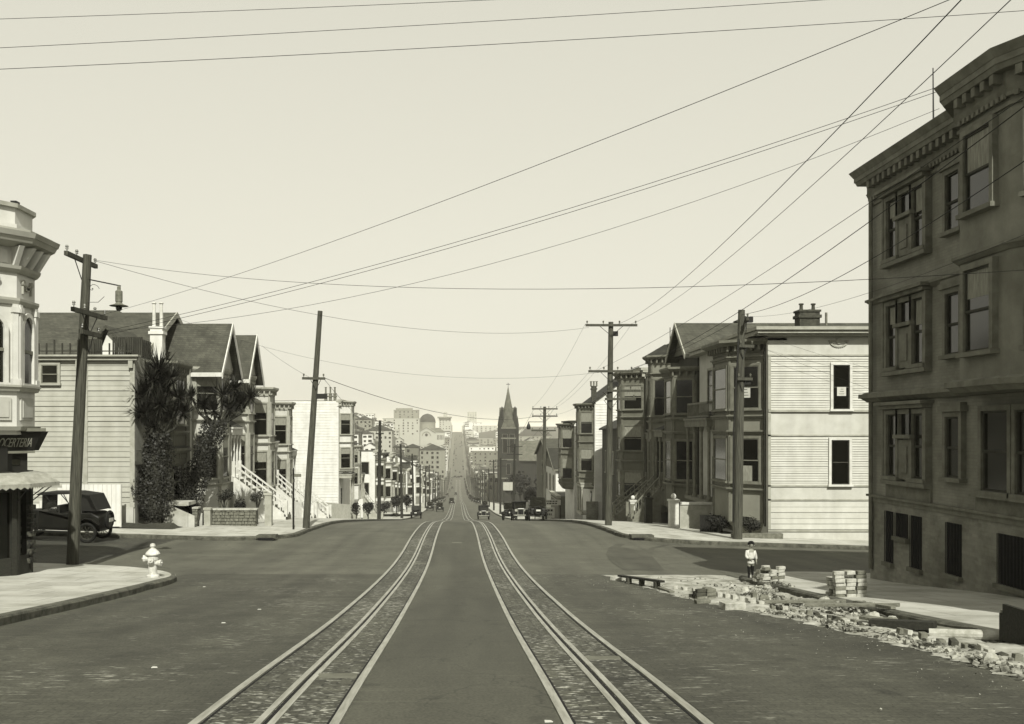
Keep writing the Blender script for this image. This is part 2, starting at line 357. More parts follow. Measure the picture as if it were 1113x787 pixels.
# pavements: slabs with a real kerb
def pavement(xin, xout, ys, label=None):
    """xin(y) kerb side, xout far side"""
    mb = MB(); N = 6
    for y in ys:
        a = xin(y)
        for i in range(N):
            x = a+(xout-a)*(i/(N-1))**1.5; mb.v.append((x, y, G(x, y)+KB))
    for j in range(len(ys)-1):
        for i in range(N-1): mb.f.append((j*N+i, j*N+i+1, (j+1)*N+i+1, (j+1)*N+i))
    o = mb.build('pavement', 'concrete', org=(0,0,0), recalc=False); o['kind'] = 'structure'
    return o
def kerb(pts, rag=.0):
    mb = MB(); n = len(pts); rnd = random.Random(3)
    for i, (x, y) in enumerate(pts):
        a = pts[max(i-1, 0)]; b = pts[min(i+1, n-1)]; d = Vector((b[0]-a[0], b[1]-a[1])).normalized(); nn = Vector((d.y, -d.x))
        z = G(x, y); j = rnd.uniform(-.03, .03)*(1 if y < 60 else 0)
        for off, zz in ((.02+j, -.1), (0.02+j, KB-.03), (-.01, KB+.006), (-.2, KB+.006), (-.2, KB-.1)):
            mb.v.append((x+nn.x*off, y+nn.y*off, z+zz))
    for i in range(n-1):
        for k in range(4): mb.f.append((i*5+k, i*5+k+1, (i+1)*5+k+1, (i+1)*5+k))
    o = mb.build('kerb', 'kerb_stone', org=(0,0,0)); o['kind'] = 'structure'
RC = 3.6
def arc_in(s, yk, up):     # kerb x as function of y with rounded corner at cross street kerb yk
    def f(y):
        t = (y-(yk-RC)) if up else ((yk+RC)-y)
        if t <= 0: return s*HW
        t = min(t, RC); return s*(HW+RC-math.sqrt(max(0, RC*RC-t*t)))
    return f
for s in (-1, 1):
    nb = [y for y in YS if y < CY0-RC]+[CY0-RC+RC*math.sin(i/14*math.pi/2) for i in range(15)]
    f = arc_in(s, CY0, True); pavement(f, s*60, nb)
    pts = [(f(y), y) for y in nb]+[(s*x, CY0) for x in (11.5, 14, 17, 22, 30, 60)]
    kerb(pts if s < 0 else pts[::-1])
    fb = [CY1+RC-RC*math.sin((14-i)/14*math.pi/2) for i in range(15)]+[y for y in YS if CY1+RC < y < 43]
    g = arc_in(s, CY1, False); pavement(g, s*60, fb)
    pts = [(s*x, CY1) for x in (60, 30, 22, 17, 14, 11.5)]+[(g(y), y) for y in fb]+[(s*HW, y) for y in YS if 43 <= y < 420]
    kerb(pts if s < 0 else pts[::-1])
    strip(lambda y: sorted([s*HW, s*9, s*12.2]), [fb[-1]]+[y for y in YS if 43 <= y < 420], KB, 'pavement', 'concrete')
    strip(lambda y: sorted([s*HW, s*9, s*11.6]), [y for y in YS if 405 <= y < 1950], KB, 'pavement', 'concrete_old')
for k in range(1, 15):
    yk = [y for y in YS if 130*k-30 <= y <= 130*k-5][:2] if k > 3 else []
    if len(yk) == 2: strip(lambda y: [-11.4, -7, -3.5, 0, 3.5, 7, 11.4], [yk[0]+.5, yk[0]+6], KB+.03, 'cross_street', 'concrete_old' if k % 2 else 'asphalt_dark')

# ------------------------------------------------------------------ building kit
def window(root, F, a0, a1, z0, z1, trim='trim_light', glassm='glass', cw=.11, dp=.10, sash='trim_mid', blind=0, sill=True, hood=0, poster=False, mull=0, detail=True):
    mb = MB()
    mb.fbox(F, a0-cw, a0, 0, dp, z0, z1+cw); mb.fbox(F, a1, a1+cw, 0, dp, z0, z1+cw); mb.fbox(F, a0, a1, 0, dp, z1, z1+cw)
    if sill: mb.fbox(F, a0-cw-.04, a1+cw+.04, 0, dp+.06, z0-.09, z0)
    if hood: mb.fbox(F, a0-cw-.08, a1+cw+.08, 0, dp+hood, z1+cw+.002, z1+cw+.13); mb.fbox(F, a0-cw-.03, a1+cw+.03, 0, dp+hood*.5, z1+cw+.132, z1+cw+.2)
    wo = mb.build('window', trim, root)
    if detail:
        zm = (z0+z1)/2; s = .045; m2 = MB()
        for q0, q1, b in ((z0, zm, .062), (zm-.03, z1, .08)):
            m2.fbox(F, a0, a0+s, .01, b, q0, q1); m2.fbox(F, a1-s, a1, .01, b, q0, q1); m2.fbox(F, a0+s, a1-s, .01, b, q0, q0+s); m2.fbox(F, a0+s, a1-s, .01, b, q1-s, q1)
        m2.build('sash', sash, wo)
    pb = MB().quad(F.p(a0, .045, z0), F.p(a1, .045, z0), F.p(a1, .045, z1), F.p(a0, .045, z1)); pb.build('pane', glassm, wo, recalc=False)
    if blind:
        zb = z1-(z1-z0)*blind
        MB().quad(F.p(a0+.03, .05, zb), F.p(a1-.03, .05, zb), F.p(a1-.03, .05, z1-.02), F.p(a0+.03, .05, z1-.02)).build('blind', 'curtain', wo, recalc=False)
    if poster:
        c = (a0+a1)/2; pw = (a1-a0)*.27; zp = z0+(z1-z0)*.30; ph = (z1-z0)*.2
        MB().fbox(F, c-pw, c+pw, .082, .086, zp, zp+ph).build('placard', 'poster_white', wo)
        m3 = MB()
        for k in range(3):
            zz = zp+ph*(.2+.27*k); m3.fbox(F, c-pw*(.6-.2*k), c+pw*(.6-.1*k), .0865, .089, zz, zz+ph*.05)
        m3.build('placard_print', 'letter_dark', wo)
    return wo
def siding(mb, F, a0, a1, z0, z1, step=.2, lap=.028, rakes=None):
    n = max(1, round((z1-z0)/step)); st = (z1-z0)/n
    rj = random.Random(int(abs(a0+z1)*100)+n); lap0 = lap
    for i in range(n):
        za = z0+i*st+rj.uniform(-.06, .06)*st*(i > 0); zb = z0+(i+1)*st; x0, x1 = a0, a1; lap = lap0*rj.uniform(.6, 1.35)
        if rakes:
            x0, x1 = rakes(za+st*.5)
            if x1-x0 < .1: continue
        mb.add([F.p(x0, .004, zb), F.p(x1, .004, zb), F.p(x1, lap, za), F.p(x0, lap, za), F.p(x0, .004, za), F.p(x1, .004, za)], [(0,1,2,3),(3,2,5,4)])
def bay_poly(s, Xf, y0, y1, dep, ch):
    X = lambda t: s*(Xf-t)
    return [(X(-.3), y0), (X(0), y0), (X(dep), y0+ch), (X(dep), y1-ch), (X(0), y1), (X(-.3), y1)]
def bay_faces(s, Xf, y0, y1, dep, ch):
    """near angled, front, (far angled) frames with widths"""
    A = Vector((s*Xf, y0, 0)); B = Vector((s*(Xf-dep), y0+ch, 0)); C = Vector((s*(Xf-dep), y1-ch, 0))
    u = (B-A).normalized(); n1 = Vector((u.y, -u.x, 0)); n1 = n1 if n1.y < 0 else -n1
    return [(FR(A, u, n1), (B-A).length), (FR(B, (0,1,0), (-s,0,0)), (C-B).length)]
def bay(root, s, Xf, y0, y1, dep, ch, z0, z1, wins, wall, trim, detail=True, belts=(), cornice=.3, blind=None, glassm='glass', cap=None, near_w=None):
    poly = bay_poly(s, Xf, y0, y1, dep, ch)
    b = MB(); b.prism(poly, z0, z1); b.prism(offset(poly, -.35), z0-.5, z0, poly)
    b.build('bay', wall, root)
    t = MB()
    for zb in belts:
        t.prism(offset(poly, .08), zb, zb+.10); t.prism(offset(poly, .16), zb+.10, zb+.17)
    if cornice:
        t.prism(offset(poly, .06), z1-.45, z1-.3); t.prism(offset(poly, cornice*.6), z1-.12, z1+.02, offset(poly, cornice)); t.prism(offset(poly, cornice), z1+.02, z1+.14)
    fs = bay_faces(s, Xf, y0, y1, dep, ch)
    for F, wd in fs:            # corner posts (pilasters)
        t.fbox(F, .0, .09, 0, .05, z0, z1-.4); t.fbox(F, wd-.09, wd, 0, .05, z0, z1-.4)
        if cornice and detail:
            k = max(2, int(wd/.4))
            for i in range(k+1):
                a = .06+(wd-.16)*i/k; t.fbox(F, a, a+.09, 0, cornice*.6, z1-.36, z1-.13)
    if t.v: t.build('bay_trim', trim, root)
    if cap:
        t = MB(); t.prism(offset(poly, cornice*.9), z1+.14, z1+.14+cap, offset(poly, -dep*.55)); t.build('bay_roof', 'shingle_dark', root)
    for zi, (a, c) in enumerate(wins):
        for fi, (F, wd) in enumerate(fs):
            mg = .2 if fi == 0 else .25
            if fi == 1 and wd > 2.6:
                h = wd/2
                window(root, F, .25, h-.14, a, c, trim, glassm, detail=detail, blind=blind or 0); window(root, F, h+.14, wd-.25, a, c, trim, glassm, detail=detail, blind=blind or 0)
            else: window(root, F, mg, wd-mg, a, c, trim, glassm, detail=detail, blind=blind or 0)
def roof_gx(root, xa, xb, ya, yb, ze, zr, m='shingle', ov=.35, trim='trim_light', gable='wall_cream', s=1, hip_back=True):
    """ridge along x; gable end faces the street at xa (street side)"""
    ym = (ya+yb)/2; sl = (zr-ze)/((yb-ya)/2); th = .16
    x0 = xa-(-s)*0; xs = xa; 
    y0 = ya-ov; y1 = yb+ov; z0 = ze-sl*ov
    o = MB()
    for dy in ((y0, ym), (y1, ym)):
        p = [(xs, dy[0], z0), (xb, dy[0], z0), (xb, ym, zr), (xs, ym, zr)]
        o.add(p+[(q[0], q[1], q[2]+th) for q in p], [(0,3,2,1),(4,5,6,7),(0,1,5,4),(1,2,6,5),(2,3,7,6),(3,0,4,7)])
    r = o.build('roof', m, root)
    # barge boards + fascia
    t = MB()
    for dy in (y0, y1):
        t.hexa([(xs-.03, dy, z0-.14), (xs+.03, dy, z0-.14), (xs+.03, ym, zr-.14), (xs-.03, ym, zr-.14), (xs-.03, dy, z0+th+.02), (xs+.03, dy, z0+th+.02), (xs+.03, ym, zr+th+.03), (xs-.03, ym, zr+th+.03)])
    xl, xh = sorted((xs, xb)); t.box(xl, xh, y0-.05, y0-.003, z0-.05, z0+th+.01)
    t.build('barge_board', trim, root)
    g = MB(); xi = xs+s*.45; g.add([(xi, ya, ze), (xi, yb, ze), (xi, ym, zr-.02), (xi+s*.2, ya, ze), (xi+s*.2, yb, ze), (xi+s*.2, ym, zr-.02)], [(0,1,2),(3,5,4),(0,2,5,3),(1,4,5,2),(0,3,4,1)]); g.build('gable', gable, root)
def roof_gy(root, xa, xb, ya, yb, ze, zr, m='shingle', ov=.3, wall='wall_cream', trim='trim_light'):
    xm = (xa+xb)/2; sl = (zr-ze)/((xb-xa)/2); th = .15; o = MB()
    for ex, sg in ((xa-ov, 1), (xb+ov, -1)):
        z0 = ze-sl*ov; p = [(ex, ya-ov, z0), (xm, ya-ov, zr), (xm, yb+ov, zr), (ex, yb+ov, z0)]
        o.add(p+[(q[0], q[1], q[2]+th) for q in p], [(0,3,2,1),(4,5,6,7),(0,1,5,4),(1,2,6,5),(2,3,7,6),(3,0,4,7)])
    o.build('roof', m, root)
    MB().add([(xa, ya, ze), (xb, ya, ze), (xm, ya, zr), (xa, yb, ze), (xb, yb, ze), (xm, yb, zr)], [(0,1,2),(3,5,4),(0,2,5,3),(1,4,5,2),(0,3,4,1)]).build('gable', wall, root)
def roof_hip(root, xa, xb, ya, yb, ze, zr, m='shingle', ov=.3, trim=None):
    xa -= ov; xb += ov; ya -= ov; yb += ov; w_ = min(xb-xa, yb-ya)/2*.98
    if xb-xa > yb-ya: r = [(xa+w_, (ya+yb)/2, zr), (xb-w_, (ya+yb)/2, zr)]
    else: r = [((xa+xb)/2, ya+w_, zr), ((xa+xb)/2, yb-w_, zr)]
    b = [(xa, ya, ze), (xb, ya, ze), (xb, yb, ze), (xa, yb, ze)]
    if xb-xa > yb-ya: fs = [(0,1,5,4),(2,3,4,5),(1,2,5),(3,0,4)]
    else: fs = [(0,1,4),(2,3,5),(1,2,5,4),(3,0,4,5)]
    MB().add(b+r, fs+[(3,2,1,0)]).build('roof', m, root)
def flat_roof(root, s, Xf, y0, y1, depth, zt, trim, proj=.45, h=.35, brackets=True, par=.25):
    xa, xb = sorted((s*Xf, s*(Xf+depth)))
    MB().box(xa+.05, xb-.05, y0+.05, y1-.05, zt, zt+.06).build('roof', 'tar', root)
    t = MB(); xo = s*(Xf-proj); xl, xh = sorted((xo, s*(Xf+.3)))
    t.box(xl, xh, y0-.04, y1+.04, zt-.02, zt+h*.5); xl2, xh2 = sorted((s*(Xf-proj*.6), s*(Xf+.28))); t.box(xl2, xh2, y0-.02, y1+.02, zt-h*.5, zt-.022)
    xl3, xh3 = sorted((s*(Xf-.06), s*(Xf+.2))); t.box(xl3, xh3, y0, y1, zt-h*1.8, zt-h*1.45)
    if brackets:
        n = int((y1-y0)/.6)
        for i in range(n+1):
            yy = y0+.1+(y1-y0-.3)*i/n; a, b = sorted((s*(Xf-.02), s*(Xf-proj*.7))); t.box(a, b, yy, yy+.12, zt-h*1.4, zt-h*.52)
    t.build('cornice', trim, root)
def porch(root, s, Xf, y0, y1, t, zf, zt, trim='trim_light', stairs=None, ncol=3, roof='shingle_dark', door='trim_dark', hood=.5):
    X = lambda q: s*(Xf-q)
    xa, xb = sorted((X(t+.15), X(-.02)))
    b = MB().box(xa, xb, y0, y1, zf-.18, zf); b.build('porch_floor', trim, root)
    e = MB().box(xa, xb, y0, y1, zt, zt+.35); e.box(xa-.06, xb+.06, y0-.06, y1+.06, zt+.35, zt+.45); e.build('porch_lintel', trim, root)
    if hood:
        e = MB(); e.prism([(xa-.05, y0-.05), (xb+.05, y0-.05), (xb+.05, y1+.05), (xa-.05, y1+.05)], zt+.452, zt+.45+hood, [(X(.1), y0+.4), (X(0), y0+.4), (X(0), y1-.4), (X(.1), y1-.4)]); e.build('porch_roof', roof, root)
    for i in range(ncol):
        yy = y0+.14+(y1-y0-.28)*i/max(1, ncol-1)
        c = MB().lathe((X(t), yy, zf), [(.13, 0), (.13, .15), (.085, .2), (.075, zt-zf-.3), (.12, zt-zf-.15), (.13, zt-zf)], 10); c.build('column', trim, root, smooth=False)
    F = FR((X(0), 0, 0), (0,1,0), (-s,0,0)); c = (y0+y1)/2
    d = MB().fbox(F, c-.5, c+.5, .0, .05, zf, zf+2.2); dd = d.build('door', door, root)
    MB().fbox(F, c-.3, c+.3, .052, .06, zf+1.1, zf+2.0).build('door_pane', 'glass', dd)
    MB().tube(F.p(c+.38, .05, zf+1), F.p(c+.38, .1, zf+1), .03, n=6).build('door_knob', 'nickel', dd)
    if stairs:
        xe, ys0, ys1, zg = stairs          # run outwards to |x| = xe
        x0 = X(t+.15); n = max(4, int((zf-zg)/.18)); st = MB(); x1 = s*xe
        for i in range(n):
            xa_ = x0+(x1-x0)*i/n; xb_ = x0+(x1-x0)*(i+1)/n; a, b = sorted((xa_, xb_)); st.box(a, b, ys0, ys1, zg-.4, zf-(zf-zg)*(i+.5)/n)
        st.build('stairs', 'trim_mid', root)
        for q, yy in enumerate((ys0, ys1)):
            w1 = MB(); w1.hexa([(x0, yy-.09, zg-.4), (x1, yy-.09, zg-.4), (x1, yy+.09, zg-.4), (x0, yy+.09, zg-.4), (x0, yy-.09, zf+.1), (x1, yy-.09, zg+.15), (x1, yy+.09, zg+.15), (x0, yy+.09, zf+.1)])
            w1.build('stair_cheek', trim, root)
            r = MB(); r.hexa([(x0, yy-.07, zf+.72), (x1, yy-.07, zg+.72), (x1, yy+.07, zg+.72), (x0, yy+.07, zf+.72), (x0, yy-.07, zf+.82), (x1, yy-.07, zg+.82), (x1, yy+.07, zg+.82), (x0, yy+.07, zf+.82)])
            m = 9
            for i in range(m+1):
                xx = x0+(x1-x0)*i/m; zz = zf+(zg-zf)*i/m; wd = .09 if i in (0, m) else .025
                r.box(xx-wd, xx+wd, yy-wd, yy+wd, zz+.05, zz+(.98 if wd > .05 else .73))
            r.build('balustrade', trim, root)
def chimney(root, x, y, w_, z0, z1, m='wall_grey', pots=2, potm='stone_mid', poth=.45, d_=None):
    d_ = d_ or w_
    c = MB().box(x-w_/2, x+w_/2, y-d_/2, y+d_/2, z0, z1); c.box(x-w_/2-.07, x+w_/2+.07, y-d_/2-.07, y+d_/2+.07, z1-.3, z1-.15); c.box(x-w_/2-.05, x+w_/2+.05, y-d_/2-.05, y+d_/2+.05, z1, z1+.1)
    co = c.build('chimney', m, root)
    for i in range(pots):
        px = x+(i-(pots-1)/2)*w_*.6
        MB().lathe((px, y, z1+.1), [(.11, 0), (.09, .1), (.085, poth-.08), (.13, poth-.06), (.12, poth)], 8).build('chimney_pot', potm, co)
def walls(root, s, Xf, y0, y1, depth, zt, wall, zg=None, foot='concrete_old', ft=.5):
    zmin = min(G(s*Xf, y0), G(s*Xf, y1), G(s*(Xf+depth), y1))-.3
    xa, xb = sorted((s*Xf, s*(Xf+depth)))
    MB().box(xa, xb, y0, y1, zmin, zt).build('wall', wall, root)
    return xa, xb, zmin
def base_loc(s, Xf, y): return (s*(Xf+4), y, G(s*(Xf+4), y))

# ================================================================== LEFT: GROCERY at the near corner
def grocery():
    root = thing('corner_shop', (-13, 20, -3.3), 'two-storey corner grocery with ornate cornice, bay and striped awning over the shopfront', 'shop building')
    # plan of the street face: main wall, then a projecting corner bay
    up = [(-30, 12), (-11.75, 12), (-11.75, 20.9), (-10.7, 22.3), (-10.7, 23.25), (-11.4, 24.1), (-30, 24.1)]
    MB().prism(up, -.1, 5.0).build('wall', 'wall_white', root)
    MB().prism(offset(up, -.05), 4.82, 5.4).build('parapet', 'wall_white', root); MB().prism(offset(up, .03), 5.4, 5.5).build('parapet_cap', 'trim_light', root)
    MB().box(-11.0, -10.86, 22.6, 22.8, 5.5, 5.65).build('vent_cap', 'iron', root)
    t = MB()
    for z0, z1, o0, o1 in ((3.05,3.14,.06,.1),(3.14,3.2,.1,.1),(3.82,3.9,.06,.12),(3.9,3.98,.12,.14),(4.42,4.5,.16,.42),(4.5,4.62,.44,.5),(4.62,4.74,.52,.56),(4.74,4.82,.40,.40),(.95,1.05,.08,.12),(.0,.1,.1,.14),(1.05,1.1,.14,.14)):
        t.prism(offset(up, o0), z0, z1, offset(up, o1))
    t.build('cornice', 'wall_light', root)
    Fn = FR((-11.75, 20.9, 0), (1.05, 1.4, 0), (1.4, -1.05, 0)); Ff = FR((-10.7, 22.3, 0), (0,1,0), (1,0,0)); wn = math.hypot(1.05, 1.4); wf = .95
    b = MB()
    for F, wd in ((Fn, wn), (Ff, wf)):
        g = MB()
        for i in range(3):
            a = .02+(wd-.16)*i/2
            b.hexa([F.p(a, 0, 3.98), F.p(a+.12, 0, 3.98), F.p(a+.12, .14, 3.98), F.p(a, .14, 3.98), F.p(a, 0, 4.42), F.p(a+.12, 0, 4.42), F.p(a+.12, .42, 4.42), F.p(a, .42, 4.42)])
            if i < 2: b.fbox(F, a+.2, a+(wd-.16)/2-.08, 0, .03, 4.03, 4.35)
        # garland ornament
        for k in range(9):
            tt = k/8; a = wd*.3+wd*.4*tt; zz = 3.62-.14*math.sin(math.pi*tt); r_ = .035+.02*math.sin(math.pi*tt)
            g.tube(F.p(a, 0, zz), F.p(a, .06, zz), r_, n=6)
        for a in (wd*.28, wd*.72): g.tube(F.p(a, 0, 3.62), F.p(a, .07, 3.62), .07, n=8); g.fbox(F, a-.02, a+.02, 0, .05, 3.35, 3.6)
        g.build('garland', 'wall_light', root)
        for a in (0.0, wd-.13):
            b.fbox(F, a, a+.13, 0, .09, 1.05, 3.05); b.fbox(F, a-.02, a+.15, 0, .12, 2.85, 2.98); b.fbox(F, a-.02, a+.15, 0, .12, 1.05, 1.25)
    b.build('bracket', 'wall_white', root)
    for F, a0, a1 in ((Fn, .3, wn-.34), (Ff, .22, wf-.22)):
        zc = 2.45; m = MB(); n = 10; r = (a1-a0)/2; c = (a0+a1)/2; rz = .35
        pts = [F.p(a0, .02, 1.15), F.p(a1, .02, 1.15)]+[F.p(c+r*math.cos(math.pi*i/n), .02, zc+rz*math.sin(math.pi*i/n)) for i in range(n+1)]
        fr = MB()
        for i in range(n):
            q0, q1 = math.pi*i/n, math.pi*(i+1)/n
            A = [(c+r*math.cos(q), zc+rz*math.sin(q)) for q in (q0, q1)]; B = [(c+(r+.1)*math.cos(q), zc+(rz+.1)*math.sin(q)) for q in (q0, q1)]
            fr.hexa([F.p(A[0][0],0,A[0][1]), F.p(A[1][0],0,A[1][1]), F.p(B[1][0],0,B[1][1]), F.p(B[0][0],0,B[0][1]), F.p(A[0][0],.09,A[0][1]), F.p(A[1][0],.09,A[1][1]), F.p(B[1][0],.09,B[1][1]), F.p(B[0][0],.09,B[0][1])])
        fr.fbox(F, a0-.1, a0, 0, .09, 1.15, zc); fr.fbox(F, a1, a1+.1, 0, .09, 1.15, zc); fr.fbox(F, a0-.12, a1+.12, 0, .13, 1.06, 1.15)
        wo = fr.build('window', 'trim_white', root)
        m.add(pts, [tuple(range(len(pts)))]).build('pane', 'glass_soft', wo)
        MB().fbox(F, a0, a1, .022, .06, 1.9, 1.98).build('sash', 'trim_mid', wo)
    # panels under the windows
    t = MB()
    for F, wd in ((Fn, wn), (Ff, wf)): t.fbox(F, .15, wd-.15, 0, .04, .25, .8); t.fbox(F, .22, wd-.22, .042, .06, .32, .73)
    t.build('panel', 'wall_cream', root)
    # shopfront
    lo = [(-30, 12), (-11.9, 12), (-11.9, 21.0), (-10.95, 22.35), (-10.95, 23.2), (-11.6, 24.0), (-30, 24.0)]
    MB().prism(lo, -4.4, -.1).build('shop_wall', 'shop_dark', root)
    F2 = FR((-11.75, 21.1, 0), (.95, 1.35, 0), (1.35, -.95, 0)); W2 = math.hypot(.95, 1.35)
    p = MB()
    for F, wd in ((F2, W2), (FR((-10.8, 22.45, 0), (0,1,0), (1,0,0)), .8)):
        for a in (0, wd-.12): p.fbox(F, a, a+.12, -.1, .06, -3.85, -1.0)
        p.fbox(F, .12, wd-.12, -.1, .03, -3.75, -3.1); p.fbox(F, 0, wd, -.1, .04, -1.5, -1.0)
    p.build('shop_post', 'wood_dark', root)
    for F, wd in ((F2, W2), (FR((-10.8, 22.45, 0), (0,1,0), (1,0,0)), .8)):
        sw = MB().fbox(F, .12, wd-.12, -.08, -.06, -3.1, -1.5).build('shop_window', 'glass', root)
        if wd > 1: MB().fbox(F, wd-.75, wd-.6, .032, .04, -3.0, -2.65).build('notice', 'poster_white', root)
    gd = MB(); rnd = random.Random(5)
    for k in range(7): gd.fbox(FR((-10.8, 22.45, 0), (0,1,0), (1,0,0)), .45+rnd.uniform(-.02,.02), .72, .06, .17, -3.3+.22*k, -3.3+.22*k+.12)
    gd.build('goods_rack', 'goods', root)
    # sign board following the near face
    a = Vector((-12.05, 21.1, 0)); e = Vector((-10.62, 22.95, 0)); u = (e-a).normalized(); F = FR(a, u, (u.y, -u.x, 0)); L = (e-a).length
    sb = MB(); sb.hexa([F.p(0,-.2,-.50), F.p(L,-.2,-.50), F.p(L,.05,-.50), F.p(0,.05,-.50), F.p(0,-.2,-.02), F.p(L+.12,-.2,-.02), F.p(L+.12,.22,-.02), F.p(0,.22,-.02)])
    sg = sb.build('sign_board', 'sign_dark', root)
    fr = MB(); fr.fbox(F, 0, L+.2, -.2, .28, -.02, .06); fr.fbox(F, 0, L+.02, -.2, .09, -.56, -.5); fr.build('sign_frame', 'trim_mid', root)
    s2 = MB().hexa([(-10.62,22.95,-.5),(-10.62,23.3,-.5),(-11.3,24.2,-.5),(-11.3,22.95,-.5),(-10.42,23.0,-.02),(-10.42,23.4,-.02),(-11.1,24.3,-.02),(-11.3,23.0,-.02)]); s2.build('sign_board', 'sign_dark', root)
    cu = bpy.data.curves.new('t', 'FONT'); cu.body = 'GROCERTERIA'; cu.size = .30; cu.shear = .28; cu.extrude = .006; cu.space_character = .95
    to = bpy.data.objects.new('t', cu); COL.objects.link(to); bpy.context.view_layer.update()
    me = bpy.data.meshes.new_from_object(to.evaluated_get(bpy.context.evaluated_depsgraph_get())); bpy.data.objects.remove(to)
    xs = [v.co.x for v in me.vertices]; wtx = max(xs)-min(xs); sc = 1.02/wtx
    tl = MB(); a0 = L-1.10; sl = .17/.48
    for v in me.vertices:
        zz = v.co.y*1.05; aa = a0+(v.co.x-min(xs))*sc; zb = -.40+zz; bb = .05+(zb+.5)*sl+.008+v.co.z
        tl.v.append(F.p(aa, bb, zb))
    tl.f = [tuple(p_.vertices) for p_ in me.polygons]; tl.build('sign_lettering', 'letter_pale', sg, recalc=False)
    # transom
    tr = MB(); tr.fbox(F, 0, L-.1, -.3, -.05, -1.0, -.56); tr.build('transom', 'shop_dark', root)
    tr = MB(); tr.fbox(F, L-.9, L-.3, -.05, -.03, -.85, -.7); tr.build('transom_pane', 'glass_soft', root)
    # awning: rounded round the corner with a scalloped edge
    aw = MB(); n = 44; top = []; bot = []
    path_in = [(-12.3, 20.6), (-10.9, 22.45), (-10.9, 23.3), (-11.5, 24.1)]; path_out = [(-11.8, 19.9), (-10.3, 22.1), (-10.05, 23.2), (-10.9, 24.6)]
    def samp(pp, t):
        k = t*(len(pp)-1); i = min(int(k), len(pp)-2); f = k-i; return (pp[i][0]*(1-f)+pp[i+1][0]*f, pp[i][1]*(1-f)+pp[i+1][1]*f)
    for i in range(n*2+1):
        t = i/(n*2); a_, b_ = samp(path_in, t), samp(path_out, t); sc_ = .055*(i % 2)
        aw.v += [(a_[0], a_[1], -1.0), ((a_[0]*.4+b_[0]*.6), (a_[1]*.4+b_[1]*.6), -1.08), (b_[0], b_[1], -1.28), (b_[0], b_[1], -1.36-sc_)]
    aw.f = [(4*i+k, 4*i+k+1, 4*i+k+5, 4*i+k+4) for i in range(n*2) for k in range(3)]
    aw.build('awning', 'canvas', root, recalc=False)
    for t in (.1, .35, .62, .9):
        a_, b_ = samp(path_in, t), samp(path_out, t); MB().tube((a_[0], a_[1], -1.9), (b_[0], b_[1], -1.3), .015, n=5).build('awning_bracket', 'iron', root)
grocery()

